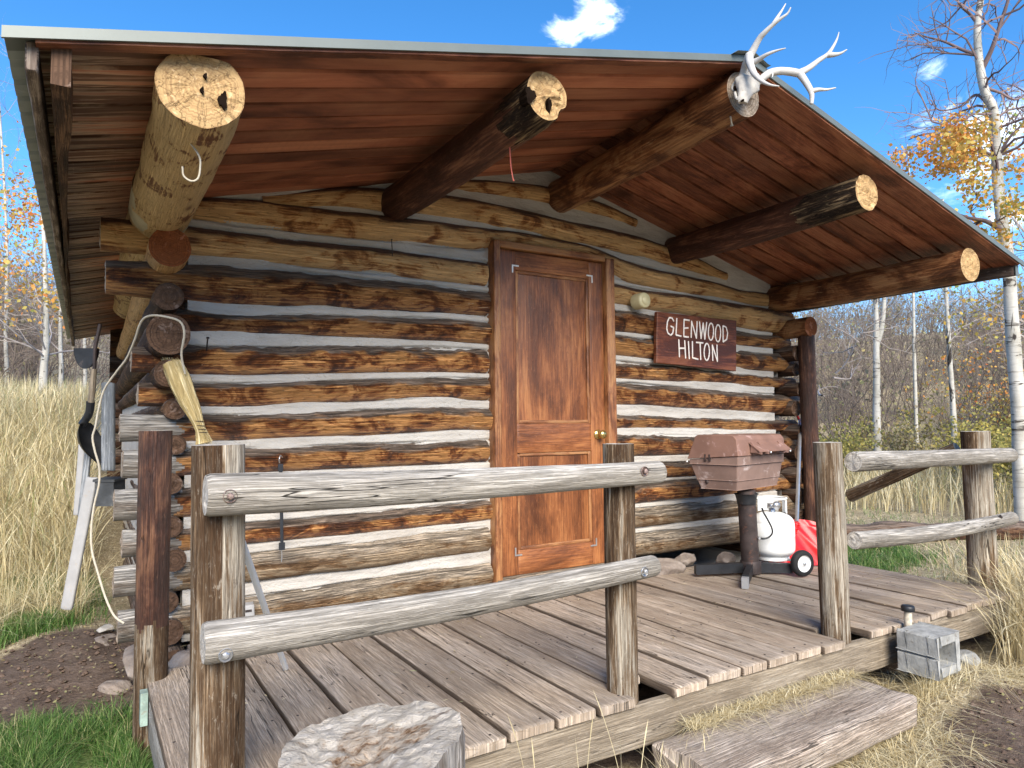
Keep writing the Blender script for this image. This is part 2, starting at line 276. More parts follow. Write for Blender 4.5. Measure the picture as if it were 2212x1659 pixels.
MT['g_green'] = leafy('green_grass_blades', [(0, (.04, .10, .02)), (.45, (.085, .18, .04)), (.8, (.17, .27, .075)), (1, (.45, .42, .22))], .35, .45)
# ground
g = G('soil_and_litter', .95, .1); v = g.n('ShaderNodeTexCoord').outputs['Object']; s_ = g.sep(v)
d1 = g.noise(v, 3.5, 8, .7); d2 = g.noise(v, 38, 6, .7, .4)
soil = g.ramp(d1, [(.25, (.06, .042, .033)), (.5, (.125, .092, .072)), (.75, (.20, .155, .128))])
soil = g.mix(g.rng(d2, .60, .70), soil, (.26, .20, .165))
lit = g.noise(g.map(v, (10, 46, 10)), 1, 5, .7, 1.6); lit2 = g.noise(g.map(v, (50, 12, 10), (3, 3, 3)), 1, 5, .7, 1.6)
straw = g.mix(g.rng(g.mt('MAXIMUM', lit, lit2), .5, .66), (.26, .21, .13), (.60, .52, .36))
grn = g.mix(g.rng(d2, .4, .6), (.05, .09, .022), (.15, .20, .07))
da = g.n('ShaderNodeAttribute', attribute_name='cover'); cs = g.sep(da.outputs['Vector'])
nn = g.mt('MULTIPLY', g.mt('SUBTRACT', g.noise(v, 5, 6, .7), .5), .9)
c = g.mix(g.rng(g.mt('ADD', cs[0], nn), .4, .6), soil, straw)
c = g.mix(g.rng(g.mt('ADD', cs[1], nn), .4, .6), c, grn)
MT['ground'] = g.out(c, g.bump(g.mt('ADD', g.mt('MULTIPLY', d1, 1.), g.mt('MULTIPLY', d2, .5)), 1., .04))

# ------------------------------------------------------------------ object helpers
def tag(o, label=None, cat=None, group=None, kind=None):
    if label: o['label'] = label
    if cat: o['category'] = cat
    if group: o['group'] = group
    if kind: o['kind'] = kind
    return o
def thing(name, loc, label, cat, group=None):
    o = bpy.data.objects.new(name, None); COL.objects.link(o); o.location = tuple(float(a) for a in loc); o.empty_display_size = .1
    return tag(o, label, cat, group)
class B:
    """collects geometry in world space; build() links it as one mesh object"""
    def __init__(s): s.V = []; s.F = []; s.C = []; s.M = []; s.SM = []; s.n = 0
    def add(s, V, F, C=None, mi=0, smooth=True):
        V = np.asarray(V, float); F = [np.asarray(f, int)+s.n for f in ([F] if isinstance(F, np.ndarray) else F)]
        if C is None: C = V.copy()
        s.V.append(V); s.C.append(np.asarray(C, float)); s.n += len(V)
        for f in F:
            s.F.append(f); s.M.append(np.full(len(f), mi)); s.SM.append(np.full(len(f), smooth))
        return s
    def box(s, lo, hi, seed=None, along=0, mi=0, rot=None, piv=None, wob=0.):
        lo = np.array(lo, float); hi = np.array(hi, float)
        seed = rng.uniform(0, 90) if seed is None else seed
        q = []; C = []; F = []
        for ax in range(3):
            for sd in (0, 1):
                a, b = [(1, 2), (2, 0), (0, 1)][ax]
                uv = [(0, 0), (1, 0), (1, 1), (0, 1)]
                if not sd: uv = uv[::-1]
                for (u, w) in uv:
                    p = np.zeros(3); p[ax] = (lo, hi)[sd][ax]; p[a] = (lo, hi)[u][a]; p[b] = (lo, hi)[w][b]; q.append(p)
                    o = [i for i in range(3) if i != along]
                    C.append((p[along]-lo[along], p[o[0]]+p[o[1]] - lo[o[0]]-lo[o[1]], seed))
                F.append([len(q)-4, len(q)-3, len(q)-2, len(q)-1])
        V = np.array(q)
        if rot is not None:
            piv = (lo+hi)/2 if piv is None else np.array(piv); V = (V-piv)@np.array(rot).T+piv
        return s.add(V, np.array(F), np.array(C), mi, False)
    def build(s, name, mats, parent=None, bevel=0.):
        V = np.concatenate(s.V); C = np.concatenate(s.C)
        if parent is not None:
            wl = np.array(parent.location, float)
            pp = parent.parent
            while pp is not None: wl = wl+np.array(pp.location); pp = pp.parent
        else: wl = np.zeros(3)
        me = bpy.data.meshes.new(name)
        off = 0 if parent is not None else 0
        if parent is None:
            lo = V.min(0); hi = V.max(0); wl = np.array([(lo[0]+hi[0])/2, (lo[1]+hi[1])/2, lo[2]])
        V = V-wl
        me.vertices.add(len(V)); me.vertices.foreach_set('co', V.astype(np.float32).ravel())
        tot = np.concatenate([np.full(len(f), f.shape[1]) for f in s.F]); idx = np.concatenate([f.ravel() for f in s.F])
        me.loops.add(len(idx)); me.loops.foreach_set('vertex_index', idx.astype(np.int32))
        me.polygons.add(len(tot)); st = np.concatenate([[0], np.cumsum(tot)[:-1]])
        me.polygons.foreach_set('loop_start', st.astype(np.int32)); me.polygons.foreach_set('loop_total', tot.astype(np.int32))
        me.polygons.foreach_set('material_index', np.concatenate(s.M).astype(np.int32))
        me.polygons.foreach_set('use_smooth', np.concatenate(s.SM).astype(bool))
        a = me.attributes.new('gc', 'FLOAT_VECTOR', 'POINT'); a.data.foreach_set('vector', C.astype(np.float32).ravel())
        for m in (mats if isinstance(mats, (list, tuple)) else [mats]): me.materials.append(MT[m] if isinstance(m, str) else m)
        me.update(); me.validate()
        o = bpy.data.objects.new(name, me); COL.objects.link(o)
        if parent is not None: o.parent = parent
        else: o.location = tuple(wl)
        if bevel:
            md = o.modifiers.new('bevel', 'BEVEL'); md.width = bevel; md.segments = 2; md.limit_method = 'ANGLE'
        return o
def rotm(ax, a):
    return np.array(Matrix.Rotation(a, 3, ax))
def grid_faces(n, m, wrap=False):
    i = np.arange(n-1)[:, None]; j = np.arange(m if wrap else m-1)[None, :]
    a = i*m+j; b = i*m+(j+1) % m; c = (i+1)*m+(j+1) % m; d = (i+1)*m+j
    return np.stack([a, b, c, d], -1).reshape(-1, 4)
def tube(b, P, Rr, seg=12, seed=None, up=(0, 0, 1), rf=None, sq=(1, 1), caps=True, mi=0, cmi=None, capbump=0., gscale=1., sub=None, smooth=True):
    """skin along path P; sq scales (side, up); rf(l, th) multiplies the radius"""
    P = np.asarray(P, float); n = len(P); Rr = np.broadcast_to(np.asarray(Rr, float), (n,)).copy()
    seed = rng.uniform(0, 90) if seed is None else seed
    T = np.gradient(P, axis=0); T /= np.linalg.norm(T, axis=1)[:, None]
    up = np.array(up, float)
    if abs(T.mean(0)@up) > .9*np.linalg.norm(T.mean(0)): up = np.array([0, 1., 0]) if abs(T.mean(0)[1]) < .8 else np.array([1., 0, 0])
    Nn = np.zeros((n, 3)); u = up
    for i in range(n):
        u2 = u-T[i]*(u@T[i]); u2 /= np.linalg.norm(u2)+1e-9; Nn[i] = u2
        if sub: u = u2
    Sd = np.cross(T, Nn)
    th = np.linspace(0, 2*pi, seg+1)       # theta 0 = down; seam doubled so the grain wraps cleanly
    L = np.concatenate([[0], np.cumsum(np.linalg.norm(np.diff(P, axis=0), axis=1))])
    rr = Rr[:, None]*np.ones((1, seg+1))
    if rf is not None:
        q = rf(L[:, None]+0*th[None], th[None]+0*L[:, None]); q[:, -1] = q[:, 0]; rr = rr*q
    V = P[:, None]+(Sd[:, None]*np.sin(th)[None, :, None]*sq[0]-Nn[:, None]*np.cos(th)[None, :, None]*sq[1])*rr[..., None]
    C = np.zeros((n, seg+1, 3)); C[..., 0] = L[:, None]*gscale; C[..., 1] = th[None]*Rr.mean()*gscale; C[..., 2] = seed
    b.add(V.reshape(-1, 3), grid_faces(n, seg+1)[:, ::-1].copy(), C.reshape(-1, 3), mi, smooth)
    if caps:
        for e, sg in ((0, -1), (n-1, 1)):
            ring = V[e, :-1]; cen = P[e]; k = 4
            f = np.linspace(1, 0, k+1)[:-1]
            vv = cen+(ring[None]-cen)*f[:, None, None]
            if capbump: vv[1:] += (T[e]*sg)*(capbump*fbm(vv[1:, :, 0]*40, vv[1:, :, 1]*40, vv[1:, :, 2]*40)[..., None])
            C2 = np.zeros((k, seg, 3)); C2[..., 0] = f[:, None]*Rr[e]; C2[..., 1] = np.abs(th[None, :-1]-pi)*1.; C2[..., 2] = seed+e
            vv = np.concatenate([vv.reshape(-1, 3), cen[None]]); C2 = np.concatenate([C2.reshape(-1, 3), [[0, 0, seed+e]]])
            F = grid_faces(k, seg, True); ce = k*seg; j = np.arange(seg); tri = np.stack([(k-1)*seg+j, (k-1)*seg+(j+1) % seg, np.full(seg, ce)], -1)
            if sg < 0: F = F[:, ::-1].copy(); tri = tri[:, ::-1].copy()
            # outward winding
            b.add(vv, [F[:, ::-1].copy(), tri[:, ::-1].copy()] if False else [F, tri], C2, mi if cmi is None else cmi, False)
    return b
def line(p, q, n): p = np.array(p, float); q = np.array(q, float); return p+(q-p)*np.linspace(0, 1, n)[:, None]
def rough_rf(seed, amp=1., ragged=0., knots=()):
    def f(l, th):
        x, y = np.cos(th), np.sin(th)
        r = 1+amp*(.075*vn(l*2.2+seed, x*.8+seed, y*.8)+.05*vn(l*6+seed, x*1.6, y*1.6+seed)+.03*fbm(l*14, x*4+seed, y*4)+.016*fbm(l*50, x*9+seed, y*9))
        if ragged:
            w = np.clip(-x, 0, 1)**.5   # upper side
            e = fbm(l*9+seed*3, 0*l+2, y*1.5); r = r+ragged*w*(np.clip(e, -.2, 1)*.34+.07*fbm(l*45, seed+0*l, y*3))
        for (kl, kt, ks) in knots:
            d = ((l-kl)/ks)**2+((th-kt)/(ks*12))**2; r = r+.28*np.exp(-d*2)
        return r
    return f
def spline(pts, n):
    pts = np.array(pts, float); m = len(pts); P = np.vstack([2*pts[0]-pts[1], pts, 2*pts[-1]-pts[-2]]); out = []
    for t in np.linspace(0, m-1-1e-6, n):
        i = int(t); u = t-i; a, b_, c_, d_ = P[i], P[i+1], P[i+2], P[i+3]
        out.append(.5*((2*b_)+(-a+c_)*u+(2*a-5*b_+4*c_-d_)*u*u+(-a+3*b_-3*c_+d_)*u**3))
    return np.array(out)
def lathe(b, prof, c, axis=(0, 0, 1), seg=32, mi=0, smooth=True):
    ax = np.array(axis, float); ax /= np.linalg.norm(ax); t = np.array([1, 0, 0.]) if abs(ax[0]) < .9 else np.array([0, 1., 0]); u = np.cross(ax, t); u /= np.linalg.norm(u); w = np.cross(ax, u)
    th = np.linspace(0, 2*pi, seg, endpoint=False); prof = np.array(prof, float)
    V = np.array(c)+prof[:, 1][:, None, None]*ax+prof[:, 0][:, None, None]*(np.cos(th)[:, None]*u+np.sin(th)[:, None]*w)[None]
    return b.add(V.reshape(-1, 3), grid_faces(len(prof), seg, True), None, mi, smooth)
def board(b, lo, hi, along, seed=None, mi=0, wear=.0035, step=.05, rot=None, piv=None, endwear=.01):
    """a plank with softened worn edges: 12-point rounded section swept along its length"""
    seed = rng.uniform(0, 90) if seed is None else seed
    lo = np.array(lo, float); hi = np.array(hi, float); a = along; o = [i for i in range(3) if i != a]
    L = hi[a]-lo[a]; n = max(3, int(L/step)+1); w = hi[o[0]]-lo[o[0]]; h = hi[o[1]]-lo[o[1]]; r = min(wear*2.2, w*.3, h*.3)
    sec = []
    for cx_, cy_, a0 in ((w-r, h-r, 0), (r, h-r, 90), (r, r, 180), (w-r, r, 270)):
        for k in (0, 45, 90): sec.append((cx_+r*cos(R_(a0+k)), cy_+r*sin(R_(a0+k))))
        if a0 in (0, 180):
            for t_ in (.25, .5, .75): sec.append(((w-r)+(2*r-w)*t_ if a0 == 0 else r+(w-2*r)*t_, h if a0 == 0 else 0))
    sec = np.array(sec); m = len(sec)
    if a == 1: pass
    t = np.concatenate([[0, .004], np.linspace(.02, L-.02, n), [L-.004, L]]); N = len(t)
    k_e = min(r, .006); shw = np.ones(N); shw[0] = shw[-1] = 1-1.2*k_e/w; shh = np.ones(N); shh[0] = shh[-1] = 1-1.2*k_e/h
    P = np.zeros((N, m, 3)); cs = sec-np.array([w/2, h/2])
    dx = wear*.55*fbm(t[:, None]*7+seed, sec[None, :, 0]*30+seed, sec[None, :, 1]*30)
    P[..., a] = t[:, None]+lo[a]
    en = endwear*fbm(sec[:, 0]*25+seed, sec[:, 1]*25, seed); P[:3, :, a] += en*1.; P[-3:, :, a] += en
    P[..., o[0]] = cs[None, :, 0]*shw[:, None]+w/2+lo[o[0]]+dx; P[..., o[1]] = cs[None, :, 1]*shh[:, None]+h/2+lo[o[1]]+dx*.7
    per = np.concatenate([[0], np.cumsum(np.linalg.norm(np.diff(sec, axis=0), axis=1))])
    C = np.zeros((N, m, 3)); C[..., 0] = t[:, None]; C[..., 1] = per[None]; C[..., 2] = seed
    V = P.reshape(-1, 3)
    def tr(Q):
        if rot is None: return Q
        pv = (lo+hi)/2 if piv is None else np.array(piv); return (Q-pv)@np.array(rot).T+pv
    F = grid_faces(N, m, True)
    if a != 1: F = F
    flip = (a == 1)
    if flip: F = F[:, ::-1].copy()
    b.add(tr(V), F[:, ::-1].copy(), C.reshape(-1, 3), mi, True)
    for e in (0, N-1):
        ring = P[e]; cen = ring.mean(0); vv = np.concatenate([ring, [cen]]); j = np.arange(m); tri = np.stack([j, (j+1) % m, np.full(m, m)], -1)
        if (e == 0) == flip: tri = tri[:, ::-1].copy()
        cc = np.zeros((m+1, 3)); cc[:, 0] = vv[:, o[1]]*.3; cc[:, 1] = vv[:, o[0]]*.4; cc[:, 2] = seed+5
        b.add(tr(vv), tri, cc, mi, False)
    return b
def gz(x, y):
    x = np.asarray(x, float); y = np.asarray(y, float)
    d = np.hypot(x-2.4, y-.8)
    base = -.30-.035*np.clip(-1.9-y, 0, 6)
    st = np.where(x < 1.5, 6., 9.)
    t = np.clip((d-st)/34., 0, 1); hill = 6.2*t*t*(3-2*t)+np.clip(d-45, 0, 400)*.05
    und = .035*fbm(x*.9, y*.9)+.018*fbm(x*4, y*4, 3.)
    mound = .10*np.exp(-(((x-3.5)/.36)**2+((y+1.85)/.24)**2))+1.15*np.clip((y-2.1)/4.4, 0, 1)**2*(3-2*np.clip((y-2.1)/4.4, 0, 1))*np.clip((1.3-x)/1.2, 0, 1)+.10*np.exp(-(((x+.0)/.45)**2+((y-1.0)/.9)**2))
    und = und*(1-.6*np.exp(-((x-2.4)/2.6)**4-((y-.0)/2)**4))
    return base+hill+und+mound
# ================================================================== CABIN
cabin = thing('log_cabin', (2.45, 1.7, -.25), 'small log cabin with white chinking, brown door and gabled porch roof on five log beams', 'cabin')
RX, RZ = 2.53, 2.612           # ridge
SL = .250                       # slope
EL, ER = -.13, 5.08             # eave boards
YF, YB = -1.53, 5.3
def roofz(x): return RZ-SL*abs(x-RX)
XL, XR = .42, 4.66              # side walls (log centres .05 further in)
# --- front wall logs: (z bottom, z top) at control X's
rowsZ = {  # name: [(x, zb, zt), ...], left end, right end, material
 'U': ([(.72, 2.09, 2.12), (1.0, 2.15, 2.225), (1.3, 2.175, 2.30), (2.0, 2.19, 2.325), (3.0, 2.165, 2.30), (3.7, 2.11, 2.23), (4.15, 2.06, 2.10)], .74, 4.15, 'log_hi'),
 'A': ([(.45, 1.992, 2.085), (.63, 1.984, 2.115), (1.76, 2.02, 2.155), (2.02, 2.035, 2.16), (2.1, 2.085, 2.165), (2.9, 2.075, 2.15), (3.0, 1.97, 2.10), (3.14, 1.955, 2.085), (4.4, 1.905, 2.0)], .40, 4.62, 'log_hi'),
 'B': ([(.0, 1.80, 1.93), (.44, 1.811, 1.948), (.63, 1.817, 1.94), (1.76, 1.819, 1.958), (3.14, 1.796, 1.912), (4.52, 1.70, 1.88)], .035, 4.86, 'log_hi'),
 'C': ([(.05, 1.60, 1.73), (.44, 1.582, 1.768), (1.76, 1.637, 1.775), (3.14, 1.608, 1.732), (4.52, 1.574, 1.653)], .06, 4.86, 'log'),
 'D': ([(.25, 1.43, 1.53), (.63, 1.449, 1.533), (1.76, 1.473, 1.585), (3.14, 1.443, 1.561), (4.52, 1.388, 1.505)], .27, 5.02, 'log'),
 'E': ([(.2, 1.24, 1.35), (.63, 1.237, 1.361), (1.76, 1.293, 1.421), (3.14, 1.29, 1.392), (4.52, 1.261, 1.32)], 0.17, 4.92, 'log'),
 'F': ([(.2, 1.09, 1.18), (.63, 1.084, 1.182), (1.76, 1.131, 1.241), (3.14, 1.105, 1.244), (4.52, 1.048, 1.193)], 0.2, 5.03, 'log'),
 'G': ([(.2, .92, 1.03), (.63, .915, 1.03), (1.76, .944, 1.071), (3.14, .946, 1.03), (4.52, .913, .98)], 0.13, 4.93, 'log'),
 'H': ([(.2, .757, .866), (.89, .757, .866), (1.76, .763, .877), (3.14, .763, .896), (4.52, .745, .86)], 0.145, 4.98, 'log'),
 'I': ([(.2, .57, .69), (.89, .55, .70), (1.76, .56, .70), (3.14, .603, .695), (4.52, .60, .68)], 0.115, 5.03, 'log'),
 'J': ([(.2, .40, .50), (.89, .413, .494), (1.76, .412, .512), (3.14, .438, .563), (4.52, .44, .55)], 0.15, 5.0, 'log'),
 'K': ([(.2, .22, .34), (.89, .221, .346), (1.76, .225, .366), (3.14, .273, .391), (4.11, .268, .391), (4.52, .27, .38)], 0.12, 5.04, 'log_lo'),
 'L': ([(.2, .02, .14), (.89, .02, .141), (1.76, .027, .159), (3.14, .076, .22), (4.11, .073, .217), (4.52, .08, .20)], 0.14, 4.95, 'log_lo'),
}
DX0, DX1 = 2.055, 2.985
k_ = 0
def wall_log(x0, x1, ctl, m, sd, old=False):
    n = int((x1-x0)/.012)+2; xs = np.linspace(x0, x1, n); c = np.array(ctl)
    zb = np.interp(xs, c[:, 0], c[:, 1]); zt = np.interp(xs, c[:, 0], c[:, 2])
    ker = np.ones(25)/25; pad = lambda a: np.convolve(np.pad(a, 12, 'edge'), ker, 'valid')
    zb, zt = pad(zb), pad(zt)
    h = np.sqrt(((zt-zb)/2)**2+.034**2)*.99; zc = (zt+zb)/2
    P = np.stack([xs, .048+.006*vn(xs*1.3, sd), zc+.006*vn(xs*3, sd+5)], -1)
    b = B()
    kn = [(rng.uniform(.2, x1-x0-.2 if x1-x0 > .5 else .3), rng.uniform(1.0, 2.6) if rng.random() < .9 else 1.5, rng.uniform(.02, .035)) for _ in range(int((x1-x0)*1.2))]
    # theta on the front side (towards -y): side vector sign decided by the frame
    kn = [(a, 2*pi-t if True else t, s) for a, t, s in kn]
    rag = .12 if m == 'log_hi' else (1.1 if rng.random() < .5 else .45)
    tube(b, P, h, 44, sd*7.3, rf=rough_rf(sd*1.7, .8, rag, kn), sq=(.072/float(h.mean()) if False else 1.08, 1), cmi=1, capbump=.012)
    if old:
        vx_ = b.V[0][:, 0]; f0 = b.F[0]; b.M[0] = np.where(vx_[f0].mean(1) < .375+.02*np.sin(f0[:, 0]*.7), 2, b.M[0])
    return b.build('wall_log', [m, 'end_dark' if x0 > 1 else 'end_grey', 'log_old'], cabin)
for key, (ctl, xl, xr, m) in rowsZ.items():
    k_ += 1
    if key in 'UA': wall_log(xl, xr, ctl, m, k_)
    else:
        mr = 'log_hi' if key in 'B' else ('log_lo' if key in 'KL' else 'log')
        wall_log(xl, DX0-.01 + .01*(k_ % 3-1), ctl, m, k_, key in 'GHIJKL'); wall_log(DX1-.005, xr, ctl, mr, k_+20)
wall_log(1.72, 3.25, [(1.72, 2.36, 2.38), (1.95, 2.385, 2.45), (2.52, 2.40, 2.50), (3.0, 2.38, 2.45), (3.25, 2.36, 2.39)], 'log_hi', 41)
# --- chinking of the front wall (one mortar skin, logs stand proud of it)
b = B()
for (x0, x1, z0, zt) in ((.40, DX0+.02, -.02, None), (DX1-.02, 4.66, .14, None), (DX0+.02, DX1-.02, 2.05, None)):
    nx = int((x1-x0)/.018)+2; nz = 480 if z0 < 1 else 130
    xs = np.linspace(x0, x1, nx); tt = np.linspace(0, 1, nz); X = xs[:, None]+0*tt[None]
    top = np.array([roofz(x)-.0 for x in xs]); Z = z0+(top[:, None]-z0)*tt[None]
    Y = .018+.005*fbm(X*3, Z*9)+.004*fbm(X*14, Z*25)
    dm = np.full(X.shape, 9.)
    for key, (ctl, xl, xr, m) in rowsZ.items():
        c_ = np.array(ctl); ok = (X > xl) & (X < xr)
        for col in (1, 2):
            ze = np.interp(X, c_[:, 0], c_[:, col])+(.004 if col == 2 else -.004); dm = np.where(ok, np.minimum(dm, np.abs(Z-ze)), dm)
    gr_w = .0075+.006*fbm(X*5, Z*4, 6.); Y = Y+.022*np.clip(1.25-dm/np.clip(gr_w, .0015, 1), 0, 1)*np.clip(fbm(X*2.2, Z*3, 11.)*3+.75, 0, 1)-.004*np.clip(1-dm/.03, 0, 1)
    V = np.stack([X, Y, Z], -1).reshape(-1, 3); b.add(V, grid_faces(nx, nz))
    V2 = np.stack([X[[0, -1]][:, [0, -1]], 0*X[[0, -1]][:, [0, -1]]+.10, Z[[0, -1]][:, [0, -1]]], -1).reshape(-1, 3); b.add(V2, grid_faces(2, 2), None, 0, False)
    b.add(np.array([[x0, .012, z0], [x1, .012, z0], [x1, .10, z0], [x0, .10, z0]]), np.array([[0, 1, 2, 3]]), None, 0, False)
b.build('chinking', 'chink', cabin)
# --- side walls, their log ends crossing the corners
endz = [(1.775, .086, -.22), (1.556, .062, -.20), (1.385, .088, -.23), (1.212, .058, -.24), (1.06, .050, -.09), (.895, .044, -.05), (.72, .048, -.07), (.52, .046, -.04), (.37, .050, -.06), (.18, .046, -.04), (.05, .055, -.06), (-.08, .06, -.1), (-.2, .075, -.1)]
for i, (z, r, y0) in enumerate(endz):
    xc = .30 if i < 4 else .345+.012*((i*7) % 3-1)
    P = line((xc, y0, z), (xc+.04, YB-.25, z+.02), 150); b = B()
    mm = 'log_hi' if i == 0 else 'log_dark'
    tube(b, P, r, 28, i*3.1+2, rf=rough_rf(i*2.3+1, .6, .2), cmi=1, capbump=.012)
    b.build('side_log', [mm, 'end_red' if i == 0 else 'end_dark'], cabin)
b = B()
zz = np.linspace(-.2, 1.93, 90); yy = np.linspace(.06, YB-.3, 120); Yg, Zg = np.meshgrid(yy, zz, indexing='ij')
b.add(np.stack([.325+.006*fbm(Yg*6, Zg*9), Yg, Zg], -1).reshape(-1, 3), grid_faces(120, 90)); b.build('side_chinking', 'chink', cabin)
rend = [(1.49, .062, -.11), (1.36, .05, -.07), (1.20, .058, -.12), (1.05, .06, -.08), (.86, .056, -.11), (.70, .06, -.08), (.52, .06, -.12), (.36, .058, -.09), (.20, .06, -.1), (.05, .07, -.06), (-.1, .08, -.02)]
for i, (z, r, y0) in enumerate(rend):
    P = line((4.80+.015*((i*5) % 3), y0, z+.03), (4.78, YB-.25, z+.05), 120); b = B()
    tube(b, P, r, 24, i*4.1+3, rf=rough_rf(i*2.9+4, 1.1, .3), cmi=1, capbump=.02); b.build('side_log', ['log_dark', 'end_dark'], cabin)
P = line((4.80, -.235, 1.715), (4.80, YB-.25, 1.73), 140); b = B(); tube(b, P, .078, 30, 88, rf=rough_rf(9, .6), cmi=1, capbump=.006)
b.build('plate_log', ['purlin', 'end_red'], cabin)
b = B(); b.add(np.stack([4.77+.006*fbm(Yg*6, Zg*9), Yg, Zg], -1).reshape(-1, 3), grid_faces(120, 90)); b.build('side_chinking', 'chink', cabin)
for i in range(14):   # back wall, plain
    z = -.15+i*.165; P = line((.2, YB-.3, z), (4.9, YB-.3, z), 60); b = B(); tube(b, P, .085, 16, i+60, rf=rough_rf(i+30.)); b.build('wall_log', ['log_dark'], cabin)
b = B(); b.box((.33, YB-.36, -.2), (4.77, YB-.33, 2.0)); b.box((.33, .2, -.2), (4.77, YB-.3, -.15)); b.build('back_chinking', 'chink', cabin)
# --- purlins
pur = [((.273, .2, 1.985), (.262, -1.49, 1.942), .127, .120, 'purlin_pale', 'end', 'pale thick left beam with an end face cut flat and a dark knot hole'),
       ((1.455, .2, 2.225), (1.475, -1.475, 2.222), .098, .097, 'purlin_dark', 'end', 'dark beam with a broken hollow end'),
       ((2.60, .2, 2.452), (2.555, -1.50, 2.487), .105, .104, 'purlin', 'end_grey', 'ridge beam carrying the deer skull'),
       ((3.605, .2, 2.225), (3.55, -1.475, 2.198), .098, .096, 'purlin_dark', 'end', 'dark beam with splintered end'),
       ((4.715, .2, 1.965), (4.62, -1.475, 1.928), .100, .104, 'purlin', 'end', 'lowest right beam with pale cut end')]
pobj = []
for i, (a, c, r0, r1, m, em, lb) in enumerate(pur):
    a = np.array(a); c = np.array(c); n = 190; P = line(a, c, n)
    if i < 5: P[:, 2] += -.012*np.sin(np.linspace(0, pi, n))
    # carry the purlin through the cabin to the back
    Pb = line(a+(a-c)*1.85, a, 60)[:-1]; P = np.vstack([Pb, P]); Rr = np.interp(P[:, 1], [-1.5, .2], [r1, r0])
    def prf(l, th, i=i):
        r = rough_rf(i*5.1+2, (.8, .6, .5, .6, .5)[i])(l, th)
        x = np.cos(th); 
        if i == 0:   # flattened top at the very end
            fl = np.clip((l-(l.max()-.45))/.30, 0, 1); r = np.where(-x > .5, np.minimum(r, .80/np.clip(-x, .1, 1)*(1-fl)*1.5+.80/np.clip(-x, .1, 1)*fl+(1-fl)), r)
        if i == 1:   # rotten bite on the lower left of the end
            dl = np.clip((l-(l.max()-.09))/.09, 0, 1); dth = np.abs(((th-2*pi+.9+pi) % (2*pi))-pi); r = r*(1-dl*.22*np.exp(-(dth/.55)**2)*(1+.6*vn(l*60, th*9)))
        if i == 3:
            dl = np.clip((l-(l.max()-.35))/.35, 0, 1); r = r*(1+dl*.05*fbm(l*8, th*9)+dl*.03*fbm(l*20, th*22))
        return r
    b = B(); tube(b, P, Rr, 48, i*9.7+1, rf=prf, cmi=1, capbump=.022 if i in (1, 3) else .014)
    if i in (1, 3):
        fc = b.V[0][b.F[0]].mean(1); tt_ = np.arctan2(fc[:, 0]-c[0], -(fc[:, 2]-c[2])); nn_ = .10*fbm(tt_*3, fc[:, 1]*3, i)+.05*fbm(tt_*9, fc[:, 1]*8, i)
        b.M[0] = np.where((fc[:, 1] < (-1.12 if i == 3 else -1.27)+nn_) & ((i == 3) | ((tt_ > -2.2) & (tt_ < .6))), 2, b.M[0])
    if i == 0:    # knot holes are dark plugs set in the face, their shade is colour
        pass
    o = b.build('purlin', [m, em, 'splint'], cabin); o['label'] = lb; pobj.append(o)
b = B(); P = line((.2722, -.02, 1.978), (.2685, -.52, 1.966), 50); tube(b, P, .1305, 90, 1., rf=rough_rf(1.*9.7, .3), caps=False)
F = b.F[0]; Vc = b.V[0][F].mean(1); th_ = np.arctan2(Vc[:, 0]-.27, -(Vc[:, 2]-1.972)); edge_ = -.20-.20*(th_ < .25)-.05*fbm(th_*2.5, 2.)-.02*fbm(th_*11, 5.)
keep = (Vc[:, 1] > edge_) & (Vc[:, 1] < -.055+.02*fbm(th_*4, 8.)) & ~((Vc[:, 1] < -.12+.02*fbm(th_*9, 1.)) & (th_ > .12+.1*fbm(Vc[:, 1]*20, 3.))); b.F[0] = F[keep]; b.M[0] = b.M[0][keep]; b.SM[0] = b.SM[0][keep]
b.build('bark_patch', ['bark_pale'], pobj[0])
# knot holes in the left beam's end face, the hollow in the second beam's
def holes(parent, lst, y):
    b = B(); th = np.linspace(0, 2*pi, 18, endpoint=False)
    for (px, py, rx, rz_) in lst:
        c0 = on(px, py, 1, y); q = 1+.25*np.sin(th*3+rx*900)+.12*np.sin(th*7+rz_*500)
        V = np.array([c0+np.array([rx*cos(t)*qq, 0, rz_*sin(t)*qq]) for t, qq in zip(th, q)]+[c0+np.array([rx*.9*cos(t), .05, rz_*.9*sin(t)]) for t in th])
        b.add(V, [grid_faces(2, 18, True), np.arange(18)[None]], None, 0, False)
    b.build('knot_hole', ['hole'], parent)
holes(pobj[0], [(482, 216, .012, .024)], -1.5); holes(pobj[0], [(437, 194, .005, .010)], -1.5); holes(pobj[0], [(444, 163, .005, .008)], -1.5)
holes(pobj[1], [(1146, 205, .022, .030)], -1.486); holes(pobj[1], [(1188, 226, .008, .028)], -1.486)
